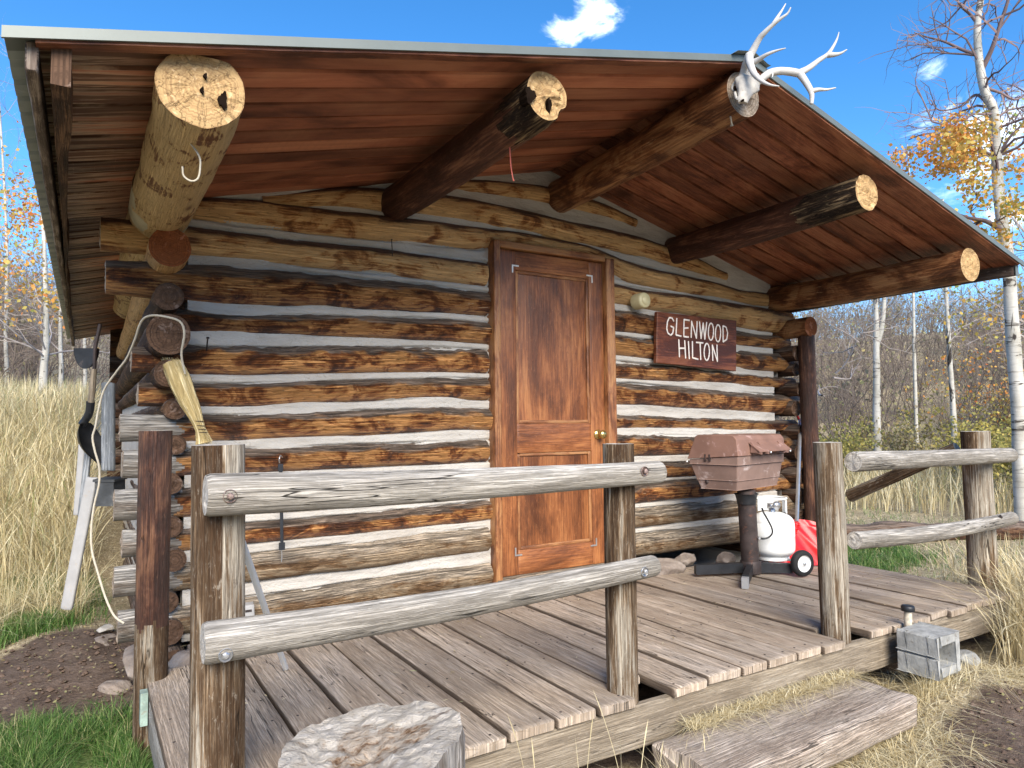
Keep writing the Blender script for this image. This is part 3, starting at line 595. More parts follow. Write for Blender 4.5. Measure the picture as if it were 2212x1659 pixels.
# --- roof: soffit planks, metal sheet, trims
for side in (0, 1):
    b = B(); y = YF; j = 0
    xe, xr_ = (EL, RX-.002) if side == 0 else (ER, RX+.002)
    while y < YB-.01:
        w = .133 if True else .14; y2 = min(y+w, YB); sd = rng.uniform(0, 90); dz = rng.uniform(0, .006)
        ya, yb_ = y, y2; nn = 40; xs = np.linspace(xe, xr_, nn); zt = RZ-SL*abs(xs-RX)
        ed = .0012*fbm(xs*9+sd, sd)
        V = []; C = []
        for (yy_, zo) in ((ya, .0225), (ya+.0065, .021), (ya+.009, -dz), (yb_-.009, -dz), (yb_-.0065, .021), (yb_, .0225)):
            V.append(np.stack([xs, yy_+ed, zt+zo], -1)); C.append(np.stack([np.abs(xs-xe)/max(.01, 1), np.full(nn, yy_-ya+.0), np.full(nn, sd)], -1))
        b.add(np.array(V).reshape(-1, 3), grid_faces(6, nn), np.array(C).reshape(-1, 3), 0, False)
        y += w
    # upper skin and edges close the deck
    z1 = roofz(xe); b.add(np.array([[xe, YF, z1+.0235], [xr_, YF, RZ+.0235], [xr_, YB, RZ+.0235], [xe, YB, z1+.0235], [xe, YF, z1], [xr_, YF, RZ], [xr_, YB, RZ], [xe, YB, z1]]), np.array([[0, 1, 2, 3], [0, 1, 5, 4], [2, 3, 7, 6], [0, 3, 7, 4]]), None, 0, False)
    o = b.build('soffit', ['soffit_l' if side == 0 else 'soffit'], cabin)
    # corrugated metal sheet
    b = B(); xe2 = xe-.068 if side == 0 else xe+.055; ny = 420; ys = np.linspace(YF-.015, YB+.03, ny)
    ph = (ys*1/.118) % 1; rib = .012*np.clip(1-np.abs(ph-.5)*7, 0, 1)
    xs = np.linspace(xe2, xr_, 12)
    for dz in (.024, .0265):
        V = np.stack([xs[:, None]+0*ys[None], 0*xs[:, None]+ys[None], (RZ-SL*np.abs(xs-RX))[:, None]+dz+rib[None]], -1)
        b.add(V.reshape(-1, 3), grid_faces(12, ny), None, 0, False)
    rf_o = b.build('metal_roof', ['roof'], cabin)
    # rake trim along the gable edge
    b = B(); za = RZ-SL*abs(xe2-RX)
    for (dz0, dz1, y0, y1) in ((-.004, .026, YF-.030, YF-.022), (.0235, .028, YF-.0215, YF+.10)):
        V = np.array([[xe2, y0, za+dz0], [xr_, y0, RZ+dz0], [xr_, y1, RZ+dz0], [xe2, y1, za+dz0], [xe2, y0, za+dz1], [xr_, y0, RZ+dz1], [xr_, y1, RZ+dz1], [xe2, y1, za+dz1]])
        b.add(V, np.array([[0, 1, 2, 3], [4, 5, 6, 7], [0, 1, 5, 4], [3, 2, 6, 7], [0, 3, 7, 4], [1, 2, 6, 5]]), None, 0, False)
    b.build('rake_trim', ['roof_trim'], cabin)
    # rough wooden strip behind the rake trim
    b = B(); V = []; C = []
    xs = np.linspace(xe, xr_, 60); zt = RZ-SL*np.abs(xs-RX)
    for (yy_, zo) in ((YF-.020, .02), (YF-.020, -.012), (YF+.022, -.012), (YF+.022, .0)):
        V.append(np.stack([xs, yy_+.001*fbm(xs*8, yy_*9), zt+zo+(.003*fbm(xs*11, zo*90+3) if zo < 0 else 0)], -1)); C.append(np.stack([np.abs(xs-xe), np.full(60, yy_+zo), np.full(60, 4.+side)], -1))
    b.add(np.array(V).reshape(-1, 3), grid_faces(4, 60), np.array(C).reshape(-1, 3), 0, False); b.build('rake_board', ['soffit'], cabin)
    # eave fascia
    b = B(); xf = (xe-.022, xe+.006) if side == 0 else (xe-.010, xe+.020)
    board(b, (xf[0], YF+.005, z1-.075), (xf[1], YB, z1+.004), 1, wear=.003); b.build('fascia_board', ['ply'], cabin)
    if side == 0:
        n_ = 60; ys = np.linspace(YF+.01, 3.0, n_); xo = np.interp(ys, [YF, 3.0], [-.098, -.135])+.004*fbm(ys*2.2, 1.); xi = np.interp(ys, [YF, .5, 3.0], [-.055, -.10, -.130])+.010*fbm(ys*2.5, 5.); zt_ = roofz(-.08)+0*ys-.002; zb_ = zt_-.105+.012*fbm(ys*1.8, 9.)
        V = []; C = []
        for xx, zz_, pc in ((xo, zt_, 0), (xo, zb_, .1), (xi, zb_, .15), (xi, zt_, .25)): V.append(np.stack([xx, ys, zz_], -1)); C.append(np.stack([ys, 0*ys+pc, 0*ys+3], -1))
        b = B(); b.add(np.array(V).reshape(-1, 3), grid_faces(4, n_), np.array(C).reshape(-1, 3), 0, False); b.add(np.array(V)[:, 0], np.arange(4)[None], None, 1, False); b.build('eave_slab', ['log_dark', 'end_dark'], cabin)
    if side == 1:
        b = B(); b.box((xf[0]-.0, YF-.004, z1-.078), (xf[1]+.004, YF+.001, z1-.002)); b.build('fascia_end_trim', ['roof_trim'], cabin)
b = B()   # ridge cap with a torn end
V = []
ys = np.linspace(YF-.06, YB+.02, 50)
for dx, dz in ((-.12, -.030+.006), (-.11, -.026+.010), (0, .0+.010), (.11, -.026+.010), (.12, -.030+.006)):
    V.append(np.stack([RX+dx+0*ys, ys+.02*vn(ys*0+dx*30, 3.), RZ+.022+dz+0*ys+.003*vn(ys*5, dx*9)], -1))
b.add(np.array(V).reshape(-1, 3), grid_faces(5, 50), None, 0, False); b.build('ridge_cap', ['roof'], cabin)
# --- door
YD = .000
b = B()
for lo, hi, al in (((DX0, -.056, .02), (DX0+.045, .05, 2.085), 2), ((DX1-.072, -.056, .02), (DX1-.002, .05, 2.075), 2), ((DX0+.046, -.053, 2.045), (DX1-.073, .05, 2.086), 0)):
    board(b, lo, hi, al, wear=.003, step=.04)
b.build('door_frame', ['trim'], cabin)
door = thing('door', (2.52, 0, .075), 'stained', 'door'); del door['category'], door['label']
door.parent = cabin; door.location = np.array((2.52, 0, .075))-np.array(cabin.location)
x0, x1, z0, z1 = DX0+.049, DX1-.076, .075, 2.041
pz = [(.98, 1.925), (.22, .80)]; px0, px1 = x0+.125, x1-.115
b = B()
def dbox(lo, hi, al): board(b, lo, hi, al, wear=.0012, endwear=.001)
dbox((x0, -.018, z0), (px0, .022, z1), 2); dbox((px1, -.018, z0), (x1, .022, z1), 2)
for (za, zb) in ((z0, pz[1][0]), (pz[1][1], pz[0][0]), (pz[0][1], z1)): dbox((px0+.0006, -.0175, za), (px1-.0006, .022, zb), 0)
b.build('door_rails', ['door'], door)
for (za, zb) in pz:
    b = B(); board(b, (px0-.005, -.001, za-.005), (px1+.005, .012, zb+.005), 2, wear=.001)
    b.build('door_panel', ['door'], door)
    b = B(); w = .02
    for lo, hi, al in (((px0, -.011, za), (px0+w, .0, zb), 2), ((px1-w, -.011, za), (px1, .0, zb), 2), ((px0+w, -.011, za), (px1-w, .0, za+w), 0), ((px0+w, -.011, zb-w), (px1-w, .0, zb), 0)):
        board(b, lo, hi, al, wear=.003)
    b.build('panel_moulding', ['trim'], door)
def lbr(cx, cz, sx, sz):
    b = B(); L = .05; w = .009
    b.box((min(cx, cx+sx*L), -.0215, min(cz, cz+sz*w)), (max(cx, cx+sx*L), -.0185, max(cz, cz+sz*w)))
    b.box((min(cx, cx+sx*w), -.0216, min(cz+sz*w, cz+sz*L)), (max(cx, cx+sx*w), -.0186, max(cz+sz*w, cz+sz*L))); b.build('corner_bracket', ['white' if sz < 0 else 'steel'], door)
lbr(px0-.028, pz[0][1]+.028, 1, -1); lbr(px1+.03, pz[0][1]+.026, -1, -1); lbr(px0-.026, pz[1][0]-.032, 1, 1); lbr(px1+.03, pz[1][0]-.03, -1, 1)
for i, zc in enumerate((1.86, 1.07, .235)):
    b = B(); tube(b, line((x0-.004, -.025, zc-.055), (x0-.004, -.025, zc+.055), 4), .0075, 10); b.build('hinge', ['nail' if i == 0 else 'steel'], door)
kb = (x1-.062, -.018, .905)
b = B(); lathe(b, [(.0, 0), (.032, 0), (.033, .004), (.026, .009), (.012, .012), (.011, .03), (.018, .036), (.027, .046), (.029, .056), (.024, .066), (.010, .072), (0, .073)], kb, (0, -1, 0)); b.build('door_handle', ['brass'], door)
b = B(); board(b, (DX0+.01, -.06, -.01), (DX1-.02, .09, .072), 0, wear=.006); b.build('threshold', ['log_lo'], cabin)

# ================================================================== PORCH DECK
deck = thing('porch_deck', (2.4, -.9, -.3), 'low porch floor of worn grey-brown planks in front of the cabin door', 'deck')
gaps = [.215, .402, .590, .777, .965, 1.157, 1.345, 1.517, 1.69, 1.866, 2.05, 2.244, 2.40, 2.589, 2.76, 2.925, 3.115, 3.30, 3.468, 3.64, 3.811, 3.985, 4.16, 4.34, 4.53]
for i in range(len(gaps)-1):
    xa, xb = gaps[i]+.0065, gaps[i+1]-.0065
    yf = -1.668+rng.uniform(-.006, .006); yb = -.10
    if i == 0: yb = -.40
    if 1.62 < (xa+xb)/2 < 1.80: yf = -1.50+.0
    if 2.92 < (xa+xb)/2 < 3.1: yf = -1.51
    if i >= 17: yb = -.10-.18*(i-17)/6
    if xa < 4.4: pass
    zt = rng.uniform(-.009, .004)
    b = B(); tw = R_(rng.uniform(-.9, .9)); board(b, (xa, yf, zt-.036), (xb, yb, zt), 1, wear=.0030, endwear=.004, rot=rotm('Y', tw))
    for yn in (yf+.045, yf+.52, -.95, -.45):
        for xn in (xa+.035, xb-.035):
            if yn < yb: lathe(b, [(0, .0012), (.0045, .0010), (.0055, -.004)], (xn+rng.uniform(-.008, .008), yn+rng.uniform(-.012, .012), zt+(xn-(xa+xb)/2)*-sin(tw)*1.), (0, 0, 1), 8, 1, False)
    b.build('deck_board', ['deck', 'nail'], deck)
b = B(); board(b, (1.0, -1.652, -.19), (4.50, -1.614, -.040), 0, wear=.004); b.build('rim_joist', ['rim'], deck)
b = B(); board(b, (.235, -1.650, -.19), (1.0-.004, -1.612, -.041), 0, wear=.004); b.build('rim_joist', ['rim'], deck)
b = B(); board(b, (.222, -1.598, -.185), (.262, -.62, -.040), 1, wear=.004); b.build('side_joist', ['rail'], deck)
b = B(); board(b, (4.50, -1.6, -.185), (4.535, -.2, -.042), 1, wear=.004); b.build('side_joist', ['rim'], deck)
for yy_ in (-1.1, -.6, -.2):
    b = B(); board(b, (.264, yy_, -.185), (4.498, yy_+.038, -.043), 0); b.build('joist', ['rim'], deck)
b = B(); b.box((.196, -.60, -.14), (.221, -.55, -.02)); b.build('metal_bracket', ['green_tin'], deck)

# ---- posts and railings
def post(name, x, y, z0, z1, r, m, parent=None, lean=(0, 0), seed=None, chk=.6):
    b = B(); P = line((x, y, z0), (x+lean[0], y+lean[1], z1), 90); sd = rng.uniform(0, 90) if seed is None else seed
    tube(b, P, r, 36, sd, up=(0, 1, 0), rf=lambda l, th: rough_rf(sd, .32)(l, th)*(1-.045*np.exp(-((th-pi*1.1-.3*vn(l*1.5, sd))/.035)**2)), cmi=1, capbump=.005)
    if m == 'post_brown' and x < 1:
        zc_ = b.V[0][b.F[0]].mean(1); b.M[0] = np.where(zc_[:, 2] < .20+.07*fbm(zc_[:, 0]*30, zc_[:, 1]*30, 5.), 2, b.M[0]); return b.build(name, [m, 'rail_end', 'post'], parent)
    return b.build(name, [m, 'rail_end'], parent)
def rail(p, q, r0, r1, parent, m='rail', bend=(0, 0, 0), name='rail', rf_amp=.55):
    P = line(p, q, 150); P = P+np.array(bend)*np.sin(np.linspace(0, pi, 150))[:, None]; b = B(); sd = rng.uniform(0, 90)
    Rr = np.linspace(r0, r1, 150); Rr[0] *= .93; Rr[-1] *= .93
    tube(b, P, Rr, 40, sd, rf=rough_rf(sd, rf_amp), cmi=1, capbump=.006); return b.build(name, [m, 'rail_end'], parent)
def bolt(c, ax, parent, m='bolt', r=.0175):
    wl = np.array(parent.parent.location); b = B(); lathe(b, [(0, 0), (r, 0), (r, .003), (r*.92, .0045)], c, ax, 20); lathe(b, [(r*.55, .004), (r*.55, .010), (r*.35, .013), (0, .0135)], c, ax, 6, 0, False); b.build('bolt', [m], parent)
rl = thing('porch_railing', (1.0, -1.6, -.3), 'two-rail peeled log railing on two posts at the left front of the porch', 'railing', 'log railings along the porch front')
post('post', .318, -1.565, -.039, .925, .0685, 'post', rl, (-.010, -.0)); post('post', 1.697, -1.585, -.039, .897, .058, 'post', rl)
r1_ = rail((.262, -1.672, .800), (1.815, -1.680, .792), .054, .041, rl, bend=(0, 0, -.006)); r2_ = rail((.262, -1.672, .430), (1.785, -1.672, .452), .052, .037, rl, bend=(0, 0, -.012))
rr = thing('porch_railing', (3.9, -1.55, -.3), 'two-rail peeled log railing with a slanting brace at the right front of the porch', 'railing', 'log railings along the porch front')
post('post', 2.985, -1.580, -.039, .875, .064, 'post', rr, (-.012, 0)); post('post', 4.665, -1.44, -.4, .905, .079, 'post', rr, (-.01, 0))
r3_ = rail((3.05, -1.655, .784), (4.725, -1.597, .762), .047, .043, rr); r4_ = rail((3.02, -1.665, .425), (4.70, -1.597, .392), .042, .039, rr, bend=(0, 0, -.02), rf_amp=.9)
rail(on(1835, 1072, 1, -.62), (4.66, -1.33, .80), .045, .038, rr, 'post', name='brace')
for (px, py), ro, m in (((497, 1072), r1_, 'bolt'), ((1392, 1018), r1_, 'bolt'), ((487, 1415), r2_, 'steel'), ((1392, 1235), r2_, 'steel')):
    bolt(on(px, py, 1, -1.7245 if px < 900 and py < 1200 else (-1.721 if px < 900 else (-1.721 if py < 1100 else -1.709))), (0, -1, 0), ro, m)
for (px, py), ro in (((2152, 986), r3_), ((2160, 1117), r4_)): bolt(on(px, py, 1, -1.63), (0, -1, 0), ro, 'nail', .014)
o = post('wooden_post', .238, -.474, -.4, .962, .0605, 'post_brown', None, (.0, 0), 12.)
tag(o, 'reddish brown round post standing at the left corner of the porch floor', 'post')
o = post('wooden_post', 4.83, -.175, -.4, 1.648, .062, 'post_brown', None, (-.01, 0), 31.)
tag(o, 'tall dark brown post holding up the short log at the right corner of the cabin', 'post')

# ---- step plank, cinder block, stump, log
b = B(); rot = rotm('Z', R_(2.2)); board(b, (1.74, -2.01, -.270), (2.89, -1.680, -.146), 0, wear=.010, rot=rot, endwear=.03)
tag(b.build('step_plank', ['step']), 'thick weathered timber lying on the ground as a step before the porch', 'step')
def block():
    import bmesh
    c = on(2028, 1468, 1, -1.895); u = np.array([-.04, 1., 0]); w = np.array([1., .04, 0])
    Lx, Ly, H = .180, .21, .180; c[2] -= .004; b = B()
    def bx(a0, a1, b0, b1, z0, z1):
        V = [c+u*a+w*bb+np.array([0, 0, zz_]) for zz_ in (z0, z1) for bb in (b0, b1) for a in (a0, a1)]
        b.add(np.array(V), np.array([[0, 1, 3, 2], [4, 5, 7, 6], [0, 1, 5, 4], [2, 3, 7, 6], [0, 2, 6, 4], [1, 3, 7, 5]]), None, 0, False)
    t = .042
    bx(0, Lx, 0, t, 0, H*.5-.006); bx(0, Lx, 0, t, H*.5+.006, H); bx(.004, Lx-.004, .006, t, H*.5-.006, H*.5+.006)
    b.V, b.F, b.C, b.M, b.SM, b.n = [], [], [], [], [], 0
    # left face carries the groove (normal -w), the right end (normal -u) opens into the core
    u, w = w, u; Lx, Ly = Ly, Lx
    def bx(a0, a1, b0, b1, z0, z1, f_=bx):
        V = [c+u*b_+w*a_+np.array([0, 0, zz_]) for zz_ in (z0, z1) for b_ in (b0, b1) for a_ in (a0, a1)]
        b.add(np.array(V), np.array([[0, 1, 3, 2], [4, 5, 7, 6], [0, 1, 5, 4], [2, 3, 7, 6], [0, 2, 6, 4], [1, 3, 7, 5]]), None, 0, False)
    Lx, Ly = Ly, Lx
    bx(t, Lx-t, 0, .016, 0, H*.5-.007); bx(t, Lx-t, 0, .016, H*.5+.007, H)
    bx(0, t, 0, .016, 0, H*.5-.007); bx(0, t, 0, .016, H*.5+.007, H); bx(Lx-t, Lx, 0, .016, 0, H*.5-.007); bx(Lx-t, Lx, 0, .016, H*.5+.007, H)
    bx(.006, Lx-.006, .016, .032, .001, H-.001); bx(0, Lx, Ly-t, Ly, .0, H); bx(0, Lx, .032, Ly-t, 0, t); bx(0, Lx, .032, Ly-t, H-t, H); bx(Lx-.035, Lx-.002, .032, Ly-t, t, H-t)
    o = b.build('concrete_block', ['conc'], None, .004)
    tag(o, 'grey hollow concrete block with a dark hole lying against the porch front', 'block')
block()
b = B(); cxs, cys, zs = .592, -1.985, .225; nr, na = 26, 110; th = np.linspace(0, 2*pi, na, endpoint=False)
edge = .212*(1+.05*np.sin(th*2+.6)+.035*np.sin(th*3+2)+.03*vn(np.cos(th)*3, np.sin(th)*3)+.015*vn(np.cos(th)*14, np.sin(th)*14))
rr_ = np.linspace(0, 1, nr)[:, None]; X = cxs+rr_*edge*np.cos(th); Y = cys+rr_*edge*np.sin(th)
hol = np.clip(1-((X-cxs+.03)**2+(Y-cys+.02)**2)**.5/.17, 0, 1)
Z = zs+.06*(X-cxs)+.010*fbm(X*9, Y*9)+.012*fbm(X*34, Y*34)-hol*(.022+.03*np.abs(fbm(X*22, Y*22, 4.)))+.03*np.clip(rr_-.72, 0, 1)*np.clip(vn(np.cos(th)*2+4, np.sin(th)*2)+.3, 0, 1)[None]
b.add(np.stack([X, Y, Z], -1).reshape(-1, 3), grid_faces(nr, na, True), np.stack([rr_*edge+0*X, (th[None]+0*X), 0*X+3], -1).reshape(-1, 3), 0)
zz = np.linspace(0, 1, 34)[:, None]; fl = 1+.0*zz+.30*np.clip(.25-(1-zz), -1, 0)**2
fur = 1+.03*fbm(th*9, 0*th, 2.)+.02*vn(th[None]*22, zz*5)+.05*zz
Xs = cxs+edge*np.cos(th)*fur*(1+.12*zz**2); Ys = cys+edge*np.sin(th)*fur*(1+.12*zz**2); Zs = Z[-1][None]*(1-zz)+(-.5)*zz
Xs[0], Ys[0] = X[-1], Y[-1]
b.add(np.stack([Xs, Ys, Zs], -1).reshape(-1, 3), grid_faces(34, na, True), np.stack([zz*.7+0*Xs, th[None]*.23+0*Xs, 0*Xs+8], -1).reshape(-1, 3), 1)
tag(b.build('tree_stump', ['stump_top', 'stump']), 'pale rotting tree stump with a crumbly hollow top before the porch', 'stump')
b = B(); pa, pb = on(1832, 1136, 2, -.12), on(2150, 1122, 2, -.10); P = line(pa+(pa-pb)*.25, pb+(pb-pa)*.2, 120); P[:, 2] += .05*fbm(np.linspace(0, 4, 120), 1.)
P[:, 2] += gz(P[:, 0], P[:, 1])+.06-P[:, 2]*0-0-(-.3)-.3+.0; P[:, 2] = gz(P[:, 0], P[:, 1])+.10+.03*vn(np.linspace(0, 5, 120), 2.)
tube(b, P, .10, 22, rf=rough_rf(5., 1.4, .6), cmi=1, capbump=.03); tag(b.build('fallen_log', ['log_dark', 'end_dark']), 'dark fallen log lying across the dry clearing beyond the porch', 'log')
# ================================================================== SMALL THINGS
def pbox(b, c, ax, half, mi=0, seed=None):
    """oriented box: centre, three axis vectors (rows), half sizes"""
    ax = np.array(ax, float); c = np.array(c, float)
    n0 = b.n; b.box(-np.array(half), np.array(half), seed, int(np.argmax(half)), mi); b.V[-1] = b.V[-1]@ax+c
def plankpq(b, p, q, side, w, t, mi=0, seed=None):
    p = np.array(p, float); q = np.array(q, float); u = q-p; L = np.linalg.norm(u); u /= L; s_ = np.array(side, float); s_ -= u*(s_@u); s_ /= np.linalg.norm(s_); n_ = np.cross(u, s_)
    k = b.n; board(b, (-L/2, -w/2, -t/2), (L/2, w/2, t/2), 0, seed, mi, wear=.003)
    for i in range(len(b.V)):
        pass
    i = len(b.V)-3
    for j in range(i, len(b.V)): b.V[j] = b.V[j]@np.array([u, s_, n_])+(p+q)/2
# --- name board
YS = -.062
cor = [on(1420.5, 673, 1, YS), on(1592, 693, 1, YS), on(1591, 802, 1, YS), on(1418, 783, 1, YS)]
sg = thing('name_board', cor[3], 'dark brown wooden board with two lines of white painted lettering right of the door', 'sign')
b = B(); n = 40; u = np.linspace(0, 1, n)
V = []; C = []
for yo, ins in ((.030, 0), (.004, 0), (0, .012)):
    ring = []
    c4 = [np.array(c) for c in cor]; cen = sum(c4)/4
    for k in range(4):
        for t in np.linspace(0, 1, n, endpoint=False):
            p = c4[k]*(1-t)+c4[(k+1) % 4]*t; p = p+(cen-p)*ins; p = p+np.array([.004*fbm(p[0]*12, p[2]*12), yo, .003*fbm(p[0]*9, p[2]*9, 4)]); ring.append(p)
    V.append(ring)
V = np.array(V); b.add(V.reshape(-1, 3), grid_faces(3, 4*n, True), np.stack([V[..., 0], V[..., 2], 0*V[..., 0]+4], -1).reshape(-1, 3), 0, False)
nf = V[2]; b.add(nf, np.arange(4*n)[None], np.stack([nf[:, 0], nf[:, 2], 0*nf[:, 0]+4], -1), 0, False)
b.build('board', ['sign'], sg)
G_ = [[(765, 695), (735, 640), (690, 635), (660, 700), (650, 810), (665, 880), (710, 920), (745, 890), (762, 795), (712, 772)], [(812, 645), (800, 915), (885, 935)],
      [(1020, 680), (930, 665), (925, 940), (1005, 950)], [(935, 805), (1000, 800)], [(1045, 955), (1052, 690), (1130, 970), (1142, 695)],
      [(1180, 700), (1205, 975), (1240, 720), (1265, 985), (1297, 710)], 'O1365,862', 'O1480,887', [(1562, 1025), (1560, 765), (1612, 790), (1636, 880), (1622, 985), (1562, 1028)],
      [(845, 990), (855, 1270)], [(940, 1005), (955, 1290)], [(850, 1130), (945, 1130)], [(1000, 1020), (1015, 1300)], [(1065, 1020), (1068, 1285), (1160, 1310)],
      [(1125, 1035), (1240, 1045)], [(1190, 1040), (1200, 1315)], 'O1298,1190', [(1395, 1330), (1388, 1075), (1470, 1345), (1462, 1075)]]
b = B()
for st in G_:
    if isinstance(st, str):
        cx_, cy_ = map(float, st[1:].split(',')); st = [(cx_+43*sin(t)*(1+.05*sin(2*t)), cy_-138*cos(t)) for t in np.linspace(0, 2*pi, 17)]
    pts = [on((1530+x/6.6375)*.8848, (680+y/6.6375)*.8848, 1, YS-.0035) for x, y in st]
    for p, q in zip(pts[:-1], pts[1:]):
        tube(b, np.array([p-(q-p)*.02, p, q, q+(q-p)*.02]), [.004, .0062, .0062, .004], 8, 1., (0, 1, 0), sq=(1, .35))
b.build('lettering', ['paint'], sg)
# --- yellowed plastic tub by the board
tb = thing('plastic_tub', on(1388, 648, 1, -.02), 'translucent pale yellow plastic tub fixed to a log left of the name board', 'tub')
b = B(); ctr = on(1394, 648, 1, -.115); lathe(b, [(0, .004), (.030, .002), (.048, -.002), (.053, -.010), (.054, -.09)], ctr, (.0, -1, .0), 36); b.build('tub', ['lid'], tb)
b = B(); lathe(b, [(.0, .0085), (.030, .0078), (.033, .002)], ctr, (0, -1, 0), 30); b.build('boss', ['lid'], tb)
# --- deer skull
def cp(x, y, d): return at(1460+x*.2, y*.2, d)
dk = thing('deer_skull', cp(760, 900, 3.14), 'bleached deer skull with white branching antlers fixed to the end of the ridge beam', 'skull')
b = B()
P = spline([cp(770, 800, 3.19), cp(778, 860, 3.14), cp(765, 930, 3.08), cp(745, 1000, 3.05), cp(722, 1070, 3.03), cp(708, 1112, 3.03)], 44)
Rr = np.interp(np.linspace(0, 1, 44), [0, .12, .35, .5, .75, .93, 1], [.014, .034, .046, .033, .019, .020, .012])
vx = np.array(cr)
tube(b, P, Rr, 30, 3., up=-np.array(cf), rf=lambda l, th: 1+.10*np.cos(2*th)*-1+.16*fbm(l*28, np.cos(th)*2, np.sin(th)*2)+.08*fbm(l*70, np.cos(th)*5, np.sin(th)*5), sq=(1.15, .8))
for sx, (ex, ey) in ((-1, (655, 935)), (1, (862, 905))):    # brow / orbit rims
    c = cp(ex, ey, 3.10); pp = []
    for t in np.linspace(0, 2*pi, 16): pp.append(c+cr*.017*cos(t)*.9+cu*.022*sin(t)+cf*.012*cos(t)*sx)
    tube(b, np.array(pp), .0065, 8, 2., rf=lambda l, th: 1+.25*vn(l*60, th))
tube(b, spline([cp(872, 870, 3.12), cp(890, 915, 3.11), cp(880, 960, 3.11)], 8), np.linspace(.010, .003, 8), 8, 1.)
tube(b, spline([cp(640, 1000, 3.06), cp(650, 1050, 3.04), cp(690, 1105, 3.02)], 10), np.linspace(.006, .007, 10), 8, 1., rf=lambda l, th: 1+.3*vn(l*90, th))
for x_ in (715, 850): tube(b, spline([cp(x_+5, 800, 3.13), cp(x_, 850, 3.13), cp(x_-2, 885, 3.12)], 8), [.0165, .019, .0175, .019, .016, .015, .014, .013], 12, 5., rf=lambda l, th: 1+.12*vn(l*200, th*5))
b.build('skull', ['bone'], dk)
b = B()
for (x_, y_, d_, r_) in ((645, 950, 3.085, .011), (868, 925, 3.085, .010), (726, 1082, 3.012, .0055), (714, 1088, 3.012, .0045)):
    lathe(b, [(0, .006), (r_*.7, .005), (r_, 0), (r_*.9, -.004)], cp(x_, y_, d_), -cf, 14)
b.build('sockets', ['hole'], dk)  # dark caps on the bone, the sockets' shade put into their colour
def antler(br):
    b = B(); sd = rng.uniform(0, 50)
    for pts, r0, r1 in br:
        P = spline([cp(*p) for p in pts], 8*len(pts)); n = len(P); t = np.linspace(0, 1, n); R_a = (r0+(r1-r0)*t)*1.17; R_a[-1] *= .55
        tube(b, P, R_a, 14, sd, rf=lambda l, th: 1+.05*vn(l*40, th*3)+.04*vn(l*15, np.cos(th)), sub=True, gscale=1)
    return b.build('antler', ['antler'], dk)
antler([([(715, 850, 3.13), (745, 740, 3.11), (775, 640, 3.08), (800, 590, 3.07)], .0150, .0155),
        ([(790, 620, 3.075), (845, 520, 3.06), (900, 420, 3.04), (960, 350, 3.02), (1050, 265, 3.0), (1140, 195, 2.98), (1205, 145, 2.97), (1242, 78, 2.96)], .0150, .0022),
        ([(1055, 260, 3.0), (1095, 190, 3.02), (1140, 120, 3.03), (1187, 38, 3.04)], .0085, .002),
        ([(820, 680, 3.05), (900, 640, 3.02), (980, 590, 2.99), (1080, 550, 2.97), (1188, 520, 2.95)], .0120, .0020),
        ([(790, 600, 3.07), (805, 700, 3.03), (850, 800, 2.99), (920, 870, 2.96), (1010, 915, 2.93), (1118, 932, 2.91)], .0165, .0020)])
antler([([(880, 890, 3.12), (950, 830, 3.12), (1020, 785, 3.13), (1120, 768, 3.14), (1230, 775, 3.15), (1340, 795, 3.15)], .0140, .0150),
        ([(1330, 790, 3.15), (1440, 730, 3.17), (1540, 655, 3.19), (1640, 585, 3.20), (1700, 500, 3.21), (1740, 420, 3.22), (1762, 345, 3.22)], .0135, .0020),
        ([(1640, 590, 3.20), (1710, 590, 3.19), (1780, 575, 3.18), (1850, 533, 3.17)], .0120, .0022),
        ([(1330, 790, 3.15), (1390, 870, 3.13), (1440, 950, 3.11), (1465, 1010, 3.10), (1468, 1070, 3.10), (1464, 1128, 3.10)], .0145, .0070),
        ([(1460, 985, 3.10), (1540, 968, 3.09), (1630, 968, 3.08), (1730, 948, 3.07)], .0105, .0022),
        ([(1035, 785, 3.12), (1045, 805, 3.11), (1041, 835, 3.10)], .0050, .0015)])
# --- hook, nails, cord
p0 = on(412, 312, 2, 1.832); dh = float((p0-CAM)@cf)
b = B(); tube(b, spline([at(404, 300, dh), at(430, 337, dh-.03), at(432, 366, dh-.04), at(427, 386, dh-.04), at(413, 391, dh-.04), at(397, 380, dh-.03), at(394, 360, dh-.03)], 40), .0028, 10)
tag(b.build('wire_hook', ['rope']), 'bent white wire hook hanging under the thick pale left beam', 'hook')
def nail(p, q, lb, r=.003, m='nail', nm='nail'):
    b = B(); p = np.array(p); q = np.array(q); tube(b, line(p, q, 6), r, 8); lathe(b, [(0, .002), (r*2.2, .001), (r*2.2, -.001)], q, q-p, 10); o = b.build(nm, [m]); tag(o, lb, 'nail'); return o
nail(on(446, 757, 1, -.03), on(449, 730, 1, -.085), 'long dark nail standing out of the white chinking near the left corner', .0035)
nail(on(848, 556, 1, -.02), on(846, 517, 1, -.05), 'thin dark nail crossing the upper chinking left of the door', .0025)
nail(on(1578, 252, 2, 2.378), on(1581, 271, 2, 2.350), 'short pale peg under the ridge beam below the skull', .004, 'rope')
b = B(); tube(b, spline([at(1101, 318, 2.87), at(1102, 335, 2.87), at(1104, 362, 2.87), at(1108, 385, 2.87), at(1110, 391, 2.87)], 24), [.0030]*20+[.003, .004, .0045, .003], 8)
tag(b.build('red_cord', ['pink']), 'thin faded red cord dangling from the second beam', 'cord')
b = B(); ys_ = -.075
hk = thing('rubber_strap', on(606, 1000, 1, ys_), 'black rubber strap with metal hooks hanging on a nail on the log wall', 'strap')
